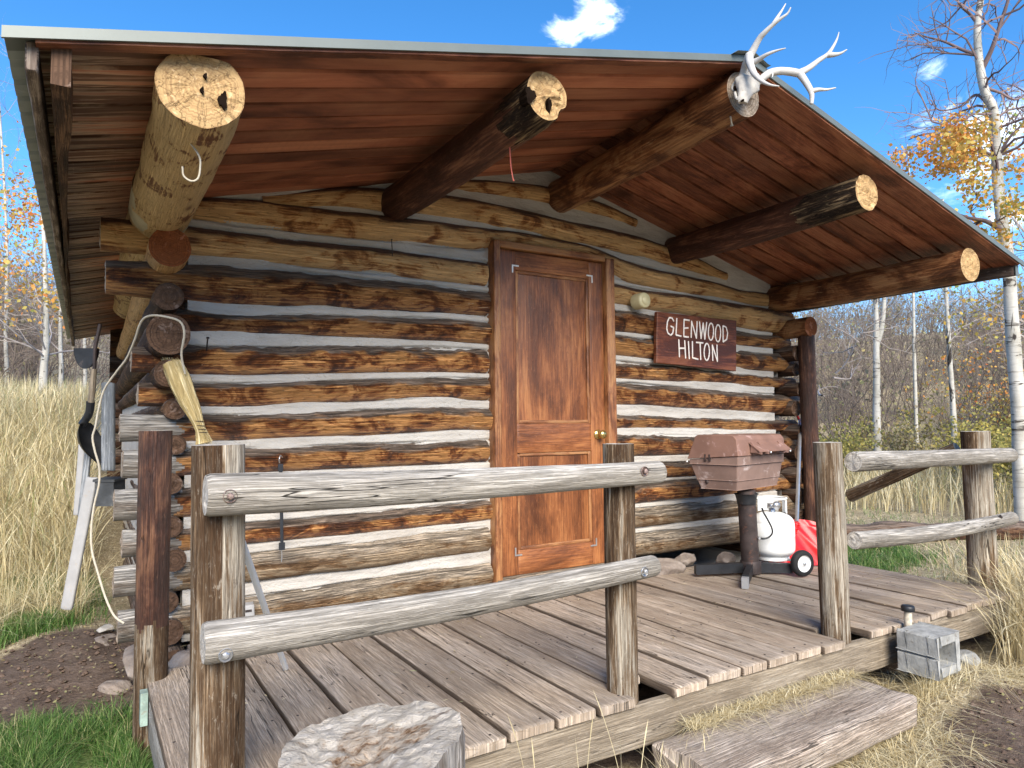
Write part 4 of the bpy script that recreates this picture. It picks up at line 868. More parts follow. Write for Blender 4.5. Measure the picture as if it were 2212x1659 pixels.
plankpq(b, on(606, 1006, 1, ys_), on(609, 1180, 1, ys_), (1, 0, 0), .016, .005); pbox(b, on(606, 1010, 1, ys_), np.eye(3), (.012, .005, .018)); pbox(b, on(609, 1180, 1, ys_), np.eye(3), (.014, .005, .018)); b.build('strap', ['strap'], hk)
b = B(); tube(b, spline([on(604, 1000, 1, ys_), on(603, 992, 1, ys_-.01), on(606, 984, 1, ys_), on(610, 988, 1, ys_+.03)], 16), .003, 8); b.build('hook', ['steel'], hk); b = B(); tube(b, spline([on(608, 1186, 1, ys_), on(609, 1200, 1, ys_), on(608, 1214, 1, ys_)], 10), .0028, 8); b.build('hook', ['steel'], hk)
# --- pole, vent
pb_ = on(617, 1443, 2, .004); pt_ = on(505, 1120, 1, -1.44)
b = B(); tube(b, line(pb_, pt_, 20), .011, 20); tag(b.build('metal_pole', ['white']), 'thin white metal pole leaning behind the left railing post', 'pole')
vb = thing('vent_box', on(520, 1340, 1, -.12), 'white slotted plastic box on the porch floor behind the left railing post', 'box')
b = B(); c0 = on(551, 1341, 1, -.13); board(b, (c0[0]-.20, -.13, .004), (c0[0], -.06, .14), 0, wear=.002); b.build('box', ['white_old'], vb)
b = B()
for i in range(4):
    for j in range(3): pbox(b, (c0[0]-.03-.045*i, -.1315, .035+.04*j), np.eye(3), (.014, .0015, .005))
b.build('slots', ['nail'], vb)
# --- broom
bm = thing('hand_broom', on(440, 957, 1, -.27), 'pale straw hand broom hanging head up from a log end at the left corner', 'broom')
dB = 3.02; P = spline([at(372, 785, dB+.03), at(386, 815, dB), at(402, 855, dB), at(418, 890, dB), at(430, 920, dB), at(437, 940, dB), at(441, 957, dB)], 70)
Rr = np.interp(np.linspace(0, 1, 70), [0, .2, .4, .6, .72, .85, 1], [.040, .046, .038, .024, .021, .026, .036])
b = B(); tube(b, P, Rr, 60, 2., rf=lambda l, th: 1+.07*vn(th*14, l*3)+.05*vn(th*30, l*8), sq=(1, .55), up=(0, 1, 0), cmi=0)
for i in range(170):   # loose straws
    a = rng.uniform(0, 2*pi); t0 = 0 if i % 2 else 69; o_ = cr*cos(a)+cf*sin(a)*.5; pe = P[t0]+o_*Rr[t0]*rng.uniform(.3, 1.05); ps = P[30 if t0 == 0 else 48]+o_*.017
    e = (pe-ps); tube(b, np.array([ps, ps+e*.6+o_*.004, pe+e*rng.uniform(0, .16)]), [.0012, .001, .0005], 4, rng.uniform(0, 90), caps=False)
b.build('bristles', ['straw'], bm)
b = B()
for k in (42, 46, 50, 54):
    pp = [P[k]+(cr*cos(t)*Rr[k]*1.03+cf*sin(t)*Rr[k]*.6)+(P[k+1]-P[k])*sin(t)*.5 for t in np.linspace(0, 2*pi, 22)]; tube(b, np.array(pp), .0016, 6, 1.)
b.build('binding_wire', ['nail'], bm)
# --- pale cord looped over the log ends
pts = [(400, 807, 3.0), (392, 766, 2.97), (398, 721, 2.94), (389, 695, 2.93), (357, 684, 2.93), (325, 682, 2.93), (305, 695, 2.96), (290, 737, 3.02), (273, 775, 3.08), (251, 804, 3.12), (225, 842, 3.15), (213, 884, 3.15), (206, 922, 3.15), (200, 945, 3.15), (205, 974, 3.15), (214, 1008, 3.15), (214, 1045, 3.15), (203, 1094, 3.14), (197, 1146, 3.12), (199, 1191, 3.10), (212, 1239, 3.08), (227, 1288, 3.05), (246, 1329, 3.03), (268, 1347, 3.02)]
b = B(); tube(b, spline([at(*p) for p in pts], 220), .0047, 10, rf=lambda l, th: 1+.08*np.sin(l*400+th))
tag(b.build('pale_cord', ['rope']), 'long off-white cord looped over the log ends and trailing down the left corner', 'cord')
# --- planks and tools leaning at the left side of the cabin
b = B(); plankpq(b, at(234, 828, 3.30), at(234, 1018, 3.28), cr, .060, .022, seed=5.); tag(b.build('grey_plank', ['plank_grey']), 'narrow blue-grey plank standing upright against the log ends at the left corner', 'plank')
tp = 0
for i, (p, q, w, m, lb) in enumerate([((199, 1032, 3.55), (147, 1300, 3.50), .046, 'white_old', 'widest white painted plank leaning at the left corner beside the tall grass'), ((178, 960, 3.9), (167, 1105, 3.85), .030, 'white_old', 'thin white plank farthest left behind the spade blade'), ((191, 975, 3.8), (176, 1110, 3.75), .028, 'plank_grey', 'thin grey plank between two white planks by the left corner')]):
    b = B(); P0 = at(*p); Q0 = at(*q); Q0 = Q0+(Q0-P0)*.06; plankpq(b, P0, Q0, cr, w*1.25 if i == 0 else w*1.2, .022); tag(b.build('leaning_plank', [m]), lb, 'plank', 'planks leaning at the left corner')
b = B(); c = at(238, 1063, 3.36); pbox(b, c, [cr, cf, cu], (.045, .05, .060)); pbox(b, c+cu*.062, [cr, cf, cu], (.052, .055, .006)); tag(b.build('tar_paper_box', ['tarp'], None, .004), 'small black box wrapped in tar paper at the left corner', 'box')
def tool(nm, lb, parts):
    t = thing(nm, parts[0][3], lb, 'shovel')
    for (n_, b_, m_, _) in parts: b_.build(n_, [m_], t)
b1 = B(); nn = 22
tt = np.linspace(0, 1, nn); cxy = np.array([(176+31*t**1.4+4*sin(pi*t), 914+91*t) for t in tt]); wd = .105*np.sin(pi*np.clip(tt*.9+.08, 0, 1))**.6*(1-tt**4*.7)
ss = np.linspace(-1, 1, 15); V = []
for k in range(nn):
    c = at(cxy[k, 0], cxy[k, 1], 3.75)
    for s_ in ss: V.append(c+cf*wd[k]*s_*.95-cr*.055*(1-s_*s_)*np.sin(pi*min(1, tt[k]*1.1))**.7+cr*.02)
V = np.array(V); b1.add(V, grid_faces(nn, 15)); b1.add(V+cr*.003, grid_faces(nn, 15))
b2 = B(); tube(b2, spline([at(203, 797, 3.72), at(200, 835, 3.72), at(196, 872, 3.73)], 20), .0155, 12)
b3 = B(); tube(b3, spline([at(196, 868, 3.73), at(193, 890, 3.74), at(186, 905, 3.75), at(177, 917, 3.75)], 24), np.linspace(.021, .020, 24), 14)
tool('spade', 'old spade with black blade hanging blade down at the left corner', [('blade', b1, 'black', at(185, 960, 3.75)), ('shaft', b2, 'rim', None), ('socket', b3, 'black', None)])
b1 = B(); V = []
for a in np.linspace(0, 1, 14):
    for t in np.linspace(0, pi, 24): V.append(at(183, 752, 3.85)+cr*.062*cos(t)*cos(a*pi/2)-cu*.115*sin(t)*cos(a*pi/2)**.8+cf*.09*sin(a*pi/2))
b1.add(np.array(V), grid_faces(14, 24)); b1.add(np.array(V)[:24]+cf*.002, np.arange(24)[None], None, 0, False)
b2 = B(); tube(b2, spline([at(217, 700, 3.8), at(206, 752, 3.8), at(204, 800, 3.8), at(202, 850, 3.82)], 30), .010, 10)
tool('scoop', 'black rounded metal scoop hanging under the left eave', [('bowl', b1, 'black', at(183, 770, 3.85)), ('shaft', b2, 'rust', None)])
# --- gas grill
gr_ = thing('gas_grill', (3.66, -.58, 0), 'brown lidded gas grill on a rusty pedestal beside the door', 'grill')
A0 = R_(12); d1 = np.array([cos(A0), sin(A0), 0]); d2 = np.array([-sin(A0), cos(A0), 0]); dz = np.array([0, 0, 1.])
gc0 = at(1592, 1060, 4.30); Wg, Lg = .31, .585
def prism(b, prof, l0, l1, ins0=0, mi=0):
    n = len(prof); prof = np.array(prof, float); cen = prof.mean(0); V = []
    for (l, k) in ((l0-.004, .02), (l0, 0), (l1, 0), (l1+.004, .02)):
        for w, z in prof+(cen-prof)*k: V.append(gc0+d1*l+d2*w+dz*z)
    F = grid_faces(4, n, True); b.add(np.array(V), [F, np.arange(n)[::-1][None].copy(), (3*n+np.arange(n))[None]], None, mi, False)
def frus(b, lo, hi, z0, z1, mi=0):   # tapered tub from rectangle lo at z0 to rectangle hi at z1
    V = []
    for (l0, l1, w0, w1), z in ((lo, z0), (hi, z1)):
        for l, w in ((l0, w0), (l1, w0), (l1, w1), (l0, w1)): V.append(gc0+d1*l+d2*w+dz*(z(l, w) if callable(z) else z))
    b.add(np.array(V), [grid_faces(2, 4, True), np.arange(4)[None], (4+np.arange(4))[None]], None, mi, False)
b = B(); frus(b, (.0, Lg-.05, .0, Wg-.06), (-.012, Lg-.035, -.010, Wg-.04), 0, .055); frus(b, (-.014, Lg-.033, -.012, Wg-.038), (-.030, Lg-.01, -.022, Wg-.005), .058, .155)
frus(b, (-.036, Lg-.004, -.030, Wg+.0), (-.036, Lg, -.032, Wg+.0), .157, lambda l, w: .212 if w < .1 else .187); b.build('firebox', ['grill_d'], gr_, .004)
b = B(); prism(b, [(-.040, .214), (-.030, .345-.03), (-.012, .338), (.03, .345), (Wg-.07, .345), (Wg-.05, .335), (Wg+.012, .189)], -.040, Lg+.004); ld = b.build('lid', ['grill_l'], gr_, .006)
b = B()
for l in (.11, .20, .47): 
    V = [gc0+d1*(l+dl)+d2*w+dz*z for dl in (-.006, .006) for w, z in ((-.046, .300), (-.10, .225), (-.115, .222), (-.115, .236), (-.042, .232))]
    b.add(np.array(V), [grid_faces(2, 5, True), np.arange(5)[None], (5+np.arange(5))[None]], None, 0, False)
V = [gc0+d1*l+d2*w+dz*z for l in (.10, .54) for w, z in ((-.030, .300), (-.105, .243), (-.105, .236), (-.034, .290))]; b.add(np.array(V), [grid_faces(2, 4, True), np.arange(4)[None], (4+np.arange(4))[None]], None, 0, False)
b.build('lid_handle', ['grill_l'], ld)
b = B()
for p_ in (gc0+d1*.22-d2*.118+dz*.232, gc0+d1*.49-d2*.118+dz*.232, gc0-d1*.05+d2*(Wg+.01)+dz*.172): lathe(b, [(0, .006), (.007, .004), (.008, -.004), (0, -.006)], p_, d1, 12)
b.build('hinge_pin', ['steel'], gr_)
b = B(); lathe(b, [(0, .001), (.012, .001), (.012, -.002)], gc0+d2*.20+dz*.045-d1*.014, -d1, 16); pbox(b, gc0+d2*.16+dz*.20-d1*.041, [d1, d2, dz], (.004, .006, .022)); pbox(b, gc0+d2*.19+dz*.20-d1*.041, [d1, d2, dz], (.004, .006, .022)); b.build('side_fittings', ['rust'], gr_)
pbm = at(1622, 1232, 4.46); pbm[2] = .01; ptp = gc0+d1*.22+d2*.10; ptp = at(1612, 1066, 4.45)
b = B(); tube(b, line(pbm, ptp+dz*.02, 30), .056, 28, rf=lambda l, th: 1+.01*vn(l*20, th*3)); lathe(b, [(.063, .0), (.065, .01), (.065, .075), (.060, .080)], pbm, (0, 0, 1), 28); b.build('pedestal', ['rust'], gr_)
b = B(); lathe(b, [(.058, -.02), (.060, 0), (.068, .035), (.078, .045)], ptp-dz*.045, (0, 0, 1), 24); b.build('mount', ['black'], gr_)
e1 = on(1502, 1246, 2, 0); e2 = on(1712, 1243, 2, 0); e3 = on(1611, 1268, 2, 0)
b = B()
for e in (e1, e2, e3):
    p = np.array([pbm[0], pbm[1], .045]); q = np.array([e[0], e[1], .045 if e is not e3 else .04]); u = q-p; L = np.linalg.norm(u); u /= L; w = np.array([-u[1], u[0], 0]); pbox(b, (p+q)/2, [u, w, dz], (L/2, .018, .030)); 
b.build('base_bar', ['black'], gr_, .003)
b = B(); u = (e3-pbm); u[2] = 0; u /= np.linalg.norm(u); pbox(b, np.array([e3[0], e3[1], .03])+u*.02, [u, (-u[1], u[0], 0), dz], (.03, .019, .031)); b.build('foot', ['white_old'], gr_, .002)
for (wx, wy, wd_) in ((1733, 1223, 4.38),):
    c = at(wx, wy, wd_); c[2] = .083; axl = np.array([-.22, -.97, 0.]); axl = axl/np.linalg.norm(axl)
    b = B(); lathe(b, [(.052, -.022), (.072, -.022), (.080, -.014), (.083, 0), (.080, .014), (.072, .022), (.052, .022)], c, axl, 48); wh = b.build('wheel', ['rubber'], gr_)
    b = B(); lathe(b, [(.053, .018), (.048, .012), (.024, .010), (.020, .018), (0, .018)], c, axl, 36); lathe(b, [(.053, -.018), (0, -.012)], c, axl, 36); b.build('hub', ['white'], wh)
    b = B(); lathe(b, [(.0, .028), (.009, .026), (.010, .015)], c, axl, 12); b.build('axle_cap', ['steel'], wh)
b = B(); c2 = c-axl*.16; tube(b, line(c, c2, 6), .008, 10); b.build('axle', ['steel'], gr_)
# --- propane tank
tc = at(1671, 1212, 4.58); tc[2] = .075
pt = thing('propane_tank', tc, 'white propane cylinder with black hose beside the grill', 'gas bottle')
b = B(); Rt = .137; lathe(b, [(0, .0)]+[(Rt*sin(t), .075*(1-cos(t))) for t in np.linspace(.25, pi/2, 10)]+[(Rt+.001, .10), (Rt+.001, .155), (Rt+.002, .157), (Rt+.001, .16), (Rt, .235)]+[(Rt*sin(t)**.9 if t > .4 else Rt*sin(t), .235+.075*cos(t)) for t in np.linspace(pi/2, .05, 12)]+[(0, .31)], tc, (0, 0, 1), 56); b.build('cylinder', ['white'], pt)
b = B(); lathe(b, [(.10, -.02), (.10, .02), (.098, .0)], tc+dz*.02, (0, 0, 1), 40); b.build('foot_ring', ['white'], pt)
b = B(); th = np.linspace(0, 1.9, 40)+.2
for (z0, z1) in ((.305, .392),):
    V = [tc+np.array([.092*cos(t), .092*sin(t), z]) for z in (z0, z1) for t in th]; b.add(np.array(V), grid_faces(2, 40)); V = [tc+np.array([.089*cos(t), .089*sin(t), z]) for z in (z0, z1) for t in th]; b.add(np.array(V), grid_faces(2, 40))
tube(b, np.array([tc+np.array([.091*cos(t), .091*sin(t), .397]) for t in np.linspace(3.6, 3.6+2*pi*.80, 70)]), .0075, 10, sub=True)
for a in (-.35, -.9): pbox(b, tc+np.array([.09*cos(a), .09*sin(a), .35]), rotm('Z', -a)[:, :], (.003, .018, .05))
b.build('collar', ['white'], pt)
b = B(); lathe(b, [(.022, 0), (.022, .03), (.014, .035), (.014, .055)], tc+dz*.30, (0, 0, 1), 20); lathe(b, [(0, -.03), (.018, -.03), (.018, .03), (0, .03)], tc+dz*.345, (.8, -.6, 0), 20); lathe(b, [(0, 0), (.026, 0), (.026, .012), (0, .014)], tc+dz*.355+np.array([-.02, -.05, 0]), (-.5, -.85, 0), 20); b.build('valve', ['steel'], pt)
b = B(); dT = 4.40; tube(b, spline([at(1646, 1098, 4.44), at(1650, 1108, dT), at(1658, 1122, dT), at(1667, 1140, dT), at(1668, 1152, dT), at(1660, 1161, dT), at(1648, 1164, dT), at(1636, 1162, dT+.04)], 50), .0055, 10); b.build('hose', ['black'], pt)
b = B(); tube(b, line(at(1632, 1162, dT+.05), at(1641, 1163, dT), 4), .008, 10); b.build('hose_fitting', ['steel'], pt)
# --- snow shovel
sc = at(1722, 1232, 4.62); sc[2] = .004
ss_ = thing('snow_shovel', sc, 'red plastic snow shovel with a silver handle leaning behind the gas bottle', 'shovel')
b = B(); ur = np.array([.93, -.20, 0]); ur /= np.linalg.norm(ur); nb = np.array([-ur[1], ur[0], 0])
us = np.linspace(-.235, .235, 60); vs = np.linspace(0, .30, 30); V = []; 
for off in (0, .004):
    for v_ in vs:
        for u_ in us:
            rib = .010*max(0, 1-abs(((abs(u_)*1.0+v_*.75)*9 % 1)-.5)*3.2); V.append(sc+ur*u_+nb*(.05+v_*.12+.05*(v_/.30)**2-.06*(abs(u_)/.235)**3-rib+off)+dz*(v_-.02*(abs(u_)/.235)**4*(v_ > .26)))
V = np.array(V); n_ = 60*30; b.add(V[:n_], grid_faces(30, 60)); b.add(V[n_:], grid_faces(30, 60)); b.build('blade', ['red'], ss_)
b = B(); q0 = sc+nb*.06+dz*.16; q1 = at(1721, 1128, 4.70); tube(b, line(q0+dz*.0, q1, 10), .021, 14); 
for k in range(5): lathe(b, [(.022, -.006), (.028, 0), (.022, .006)], q0+(q1-q0)*(k*.2+.1), q1-q0, 12)
b.build('socket', ['red'], ss_)
b = B(); q2 = at(1729, 905, 5.62); tube(b, line(q1, q2, 12), .0135, 14); b.build('shaft', ['steel'], ss_)
b = B(); tube(b, spline([q2-dz*.03, at(1722, 897, 5.62), at(1720, 885, 5.62), at(1724, 873, 5.62), at(1737, 870, 5.62), at(1744, 885, 5.62), at(1738, 900, 5.62), q2], 44), .010, 10, sub=True); b.build('grip', ['red'], ss_)
# --- blue bag scraps behind the log ends on the right
b = B(); c = on(1700, 1000, 1, .35); th = np.linspace(0, 2*pi, 40, endpoint=False); ph = np.linspace(.02, pi-.02, 26)
X = np.sin(ph)[:, None]*np.cos(th); Y = np.sin(ph)[:, None]*np.sin(th); Z = np.cos(ph)[:, None]+0*th; rr2 = 1+.3*fbm(X*3, Y*3, Z*3)
cB = np.array([5.03, -.02, .72]); b.add(np.stack([cB[0]+.05*X*rr2, cB[1]+.08*Y*rr2, cB[2]+.28*Z*rr2], -1).reshape(-1, 3), grid_faces(26, 40, True)); tag(b.build('plastic_bag', ['bluebag']), 'crumpled pale blue plastic bag stuffed behind the log ends at the right corner', 'bag')
# --- solar light
sp = on(1961, 1346, 1, -1.70); sl = thing('path_light', (sp[0], sp[1], gz(sp[0], sp[1])), 'small black and clear garden stake light in front of the porch edge', 'lamp')
b = B(); t1 = on(1961, 1314, 1, -1.70); 
lathe(b, [(0, .014), (.026, .014), (.030, .008), (.030, -.012), (.018, -.014)], t1, (0.03, 0, 1), 24); b.build('cap', ['black'], sl)
b = B(); lathe(b, [(.017, -.014), (.019, -.05), (.016, -.085)], t1, (.03, 0, 1), 20); b.build('lens', [plain('cloudy_plastic', (.50, .45, .36), .25, .6, 0, .3, 40, (.75, .72, .66), .1)], sl)
b = B(); tube(b, line(t1-dz*.083, (t1[0]-.01, t1[1], gz(*t1[:2])-.03), 8), [.016]*4+[.008]*4, 12); b.build('stake', ['black'], sl)
# --- stones
def rock(c, s, lb, grp, seed, m='rock'):
    import bmesh
    bm_ = bmesh.new(); bmesh.ops.create_icosphere(bm_, subdivisions=4, radius=1); V = np.array([v.co[:] for v in bm_.verts]); F = np.array([[v.index for v in f.verts] for f in bm_.faces]); bm_.free()
    # faceted: clamp by random planes, then roughen
    r_ = np.random.default_rng(seed); 
    for k in range(14):
        n_ = r_.normal(size=3); n_ /= np.linalg.norm(n_); d_ = r_.uniform(.55, .9); e = V@n_-d_; V = V-np.clip(e, 0, None)[:, None]*n_
    V = V*(1+.07*fbm(V[:, 0]*3+seed, V[:, 1]*3, V[:, 2]*3)[:, None]+.025*fbm(V[:, 0]*12, V[:, 1]*12, V[:, 2]*12+seed)[:, None])
    b = B(); b.add(V*np.array(s)+np.array(c), F); tag(b.build('stone', [m]), lb, 'stone', grp)
gA = 'stones by the left corner'; gB_ = 'stones under the right wall'
def gp(x, y, z): return on(x, y, 2, z)
p = gp(244, 1490, -.27); rock((p[0], p[1], -.27), (.085, .09, .05), 'flat brown stone at the foot of the reddish post', gA, 1)
p = gp(238, 1368, -.2); rock((p[0]-.02, p[1], -.17), (.05, .06, .022), 'small whitish stone against the left corner', gA, 2, 'bone')
p = gp(232, 1400, -.25); rock((p[0]+.0, p[1], -.25), (.10, .14, .085), 'brown foundation stone under the left corner logs', gA, 3)
p = gp(262, 1330, -.15); rock((.24, .35, -.17), (.09, .14, .09), 'grey stone on the dirt mound left of the corner logs', gA, 4)
p = gp(1452, 1243, .0); rock((p[0], p[1]+.10, .005), (.20, .11, .085), 'wide brown stone on the porch floor under the wall right of the door', gB_, 5)
p = gp(1496, 1222, .0); rock((p[0]+.02, p[1]+.08, .03), (.09, .07, .055), 'pale jagged stone behind the grill foot', gB_, 6)
p = gp(1580, 1222, .0); rock((p[0], p[1]+.05, .03), (.08, .06, .06), 'dull stone in the gap just left of the grill pedestal', gB_, 7)
rock((.45, -.22, -.10), (.14, .1, .14), 'dark stone in the gap under the left corner of the wall', gB_, 8)
p = gp(22, 1357, -.25); rock((p[0], p[1], float(gz(p[0], p[1]))+.01), (.14, .08, .02), 'pale flat stone slab lying in the grass left of the cabin', gA, 9, 'bone')
p = gp(2088, 1430, -.28); rock((p[0], p[1], -.27), (.055, .07, .05), 'small grey stone beside the concrete block', gA, 10, 'conc')
# dirt bank under the wall on the right (dark gap) is the ground itself
# ================================================================== GROUND
def axis_pts(lo, hi, c0, c1, fine):
    a = np.arange(c0, c1, fine); k = []; x, s_ = c1, fine
    while x < hi: k.append(x); s_ = min(s_*1.055, 14); x += s_
    l = []; x, s_ = c0, fine
    while x > lo: s_ = min(s_*1.055, 14); x -= s_; l.append(x)
    return np.concatenate([l[::-1], a, k])
gx = axis_pts(-260, 260, -1.2, 6.2, .03); gy = axis_pts(-40, 300, -3.2, 2.4, .03)
X, Y = np.meshgrid(gx, gy, indexing='ij'); Z = gz(X, Y)
near = np.exp(-((X-2.5)/9)**2-((Y)/9)**2); Z = Z+near*(.010*fbm(X*11, Y*11, 1., 4)+.006*fbm(X*45, Y*45, 2., 3))
Z = Z-.10*((X > .42) & (X < 4.6) & (Y > -.0) & (Y < 3))
b = B(); b.add(np.stack([X, Y, Z], -1).reshape(-1, 3), grid_faces(len(gx), len(gy)))
go = b.build('ground', ['ground']); tag(go, kind='structure')
# cover: r = straw litter, g = green
def dirtmask(x, y):   # bare soil: left of the cabin, and the patch before the step on the right
    a = np.exp(-(((x+.05)/.46)**2+((y-.55)/.68)**2)**2); a2 = np.exp(-(((x-3.35)/.75)**2+((y+2.35)/.36)**2)**2); a3 = np.exp(-(((x-2.4)/2.6)**4+((y+.4)/1.2)**4))
    return np.clip(a+a2+a3, 0, 1)
def greenmask(x, y):
    g1 = np.exp(-(((x+.15)/.55)**2+((y+.62)/.55)**2)**2)*1.3; g2 = np.exp(-(((x+.35)/.45)**2+((y-2.1)/.7)**2)**2); g3 = .9*np.exp(-(((x-6.2)/.9)**2+((y-.6)/.8)**2)**2); g4 = .7*np.exp(-(((x-15)/4)**2+((y-8)/4)**2))
    return np.clip(g1+g2+g3+g4, 0, 1)
cov = np.stack([np.clip(1-1.3*dirtmask(X, Y), 0, 1), greenmask(X, Y), 0*X], -1).reshape(-1, 3)
a = go.data.attributes.new('cover', 'FLOAT_VECTOR', 'POINT'); a.data.foreach_set('vector', cov.astype(np.float32).ravel())
# ================================================================== GRASS
def blades(name, xy, h, w, lean, mat, label, cat, seg=4, base=None, curl=.6, dirs=None, flat=0., col=None, heads=0.):
    n = len(xy); x, y = xy[:, 0], xy[:, 1]; z = gz(x, y)-.01 if base is None else base
    a = rng.uniform(0, 2*pi, n) if dirs is None else dirs; ln = np.abs(rng.normal(lean, lean*.5, n)); h = h*rng.uniform(.55, 1.15, n); t = np.linspace(0, 1, seg+1)[None]
    cu_ = rng.uniform(.6, 1.8, n)[:, None]; out = h[:, None]*ln[:, None]*(t**(1+cu_*curl)); up_ = h[:, None]*(t*(1-flat)-ln[:, None]*.35*t**2.4)
    wa = a+pi/2+rng.uniform(-.9, .9, n)
    ww = w*rng.uniform(.6, 1.3, n)[:, None]*(1-t**1.6)*.5
    if heads: ww = ww+w*heads*np.exp(-((t-.86)/.10)**2)*(rng.random(n) < .7)[:, None]
    cxn = x[:, None]+np.cos(a)[:, None]*out; cyn = y[:, None]+np.sin(a)[:, None]*out; czn = z[:, None]+np.maximum(up_, .004)
    dx = np.cos(wa)[:, None]*ww; dy = np.sin(wa)[:, None]*ww
    V = np.stack([np.stack([cxn-dx, cyn-dy, czn], -1), np.stack([cxn+dx, cyn+dy, czn], -1)], 2).reshape(-1, 3)
    i = (np.arange(n)*(seg+1)*2)[:, None]+np.arange(seg)[None]*2; F = np.stack([i, i+1, i+3, i+2], -1).reshape(-1, 4)
    r_ = rng.random(n) if col is None else col; C = np.zeros((n, seg+1, 2, 3)); C[..., 0] = t[..., None]; C[..., 2] = np.clip(r_, 0, 1)[:, None, None]
    b = B(); b.add(V, F, C.reshape(-1, 3)); return tag(b.build(name, [mat]), label, cat, kind='stuff')
def scat(n, x0, x1, y0, y1, f=None):
    o = []; m = 0
    while m < n:
        p = np.stack([rng.uniform(x0, x1, n), rng.uniform(y0, y1, n)], -1)
        if f is not None: p = p[rng.random(n) < f(p[:, 0], p[:, 1])]
        o.append(p); m += len(p)
        if len(o) > 60: break
    return np.concatenate(o)[:n]
incab = lambda x, y: ((x > .12) & (x < 5.1) & (y > -1.68) & (y < 3.3))
clump = lambda x, y, s=3.: np.clip(fbm(x*s, y*s, 7.)*1.6+.35, 0, 1)
# green lawn left front
p = scat(26000, -1.0, .24, -1.45, .05, lambda x, y: greenmask(x, y)*np.clip(.45+.9*fbm(x*5, y*5), 0, 1)*(x < .20))
blades('green_grass', p, .13, .0040, .8, 'g_green', 'lush short green grass at the left front of the porch', 'grass', curl=.4)
p = scat(9000, -1.2, .22, .6, 3.2, lambda x, y: np.clip(greenmask(x, y)+.0, 0, 1)*clump(x, y, 4)*(x < .15))
blades('green_grass', p, .15, .005, .7, 'g_green', 'green grass growing beside the left wall of the cabin behind the dirt', 'grass')
# tall dry grass left, up the slope
p = scat(34000, -5.5, .05, 1.9, 10.5, lambda x, y: np.clip(.35+clump(x, y, 1.6), 0, 1)*(np.abs(x+.07*y) < 2.2)*(~incab(x, y))*np.where(y < 2.6, .25, 1))
blades('tall_dry_grass', p, .62+.02*p[:, 1], .0042, .40, 'g_dry', 'tall straw-coloured grass covering the slope left of the cabin', 'grass', seg=5, heads=.9)
p = scat(5000, -1.4, .05, 1.3, 3.6, lambda x, y: (x < .0)*clump(x, y, 3))
blades('tall_dry_grass', p, .38, .0045, .95, 'g_dry', 'bent dry grass lying near the white leaning planks', 'grass', seg=5)
# clearing right: matted short straw and green tufts
p = scat(30000, 4.75, 19, -1.9, 10, lambda x, y: np.clip(.25+clump(x, y, 1.3), 0, 1)*(1/(1+.05*(x-5)**2))*(~incab(x, y)))
blades('dry_clearing_grass', p, .11, .006, 1.6, 'g_straw', 'matted pale straw covering the clearing right of the cabin', 'grass', seg=3, flat=.45)
p = scat(9000, 4.8, 9.5, -1.2, 3.4, lambda x, y: greenmask(x, y)*clump(x, y, 2.5)+.02)
blades('green_grass', p, .13, .006, .8, 'g_green', 'green grass tufts around the fallen log beyond the porch', 'grass')
# tall dry clump at the right front corner
p = scat(4200, 4.0, 6.0, -2.4, -1.0, lambda x, y: np.exp(-(((x-4.62)/.42)**2+((y+1.80)/.30)**2))+.25*np.exp(-(((x-5.3)/.5)**2+((y+1.4)/.5)**2)))
p = p[~((p[:, 1] > -1.72) & (p[:, 0] < 4.6))]
blades('tall_dry_grass', p, .52, .0045, .55, 'g_straw', 'tall dry grass clump beside the far right porch post', 'grass', seg=6, heads=.6)
# straw round the step, block and soil patch
def ring(x, y): 
    s_ = np.exp(-(((y+1.675)/.03)**2))*((x > 1.95) & (x < 3.3))*1.0
    e = np.exp(-(((y+2.06)/.07)**2))*((x > 1.8) & (x < 3.0))*.8
    r_ = np.exp(-((np.hypot((x-3.35)/.80, (y+2.35)/.42)-1.15)/.18)**2)
    return np.clip(s_+e+r_*.7, 0, 1)
p = scat(6000, 1.5, 5.4, -3.0, -1.62, ring)
p = p[~((p[:, 0] > 3.40) & (p[:, 0] < 3.80) & (p[:, 1] > -1.86) & (p[:, 1] < -1.6))]
blades('straw_litter', p, .15, .0035, 1.5, 'g_straw', 'loose dry straw scattered around the step plank and concrete block', 'straw', seg=5, flat=.35)
p = scat(1800, 1.9, 2.9, -1.74, -1.685, None)
blades('straw_litter', p, .085, .003, 1.4, 'g_straw', 'dry straw matted along the back edge of the step plank', 'straw', seg=4, flat=.4, base=np.full(len(p), -.143))
# tuft of upright bleached blades before the rim, plus singles
for (cx_, cy_, n_, h_, sp_, lb) in ((1.70, -1.90, 420, .20, .055, 'bleached straw tuft growing against the porch edge left of the step plank'), (1.13, -1.80, 90, .21, .05, 'thin pale straws standing right of the tree stump'), (1.95, -2.08, 260, .12, .07, 'low straw tuft at the near end of the step plank'), (3.28, -1.84, 260, .13, .06, 'bleached straw tuft between the step plank and the concrete block')):
    q = np.stack([rng.normal(cx_, sp_, n_), rng.normal(cy_, sp_*.5, n_)], -1); ang = np.arctan2(q[:, 1]-cy_, q[:, 0]-cx_)+rng.normal(0, .5, n_)
    blades('straw_tuft', q, h_, .0032, .55, 'g_straw', lb, 'straw', seg=6, dirs=ang, col=rng.uniform(.45, .9, n_))
q = np.array([(1.52, -1.80), (1.50, -1.84), (1.60, -1.80), (1.78, -1.78), (1.80, -1.84), (1.88, -1.80), (1.22, -1.75), (1.2, -1.78), (1.35, -1.8)])
blades('seed_stalk', np.repeat(q, 2, 0)+rng.normal(0, .015, (18, 2)), .42, .0040, .22, 'g_straw', 'tall single pale stalks rising in front of the porch edge', 'straw', seg=8, col=np.full(18, .6), heads=.5)
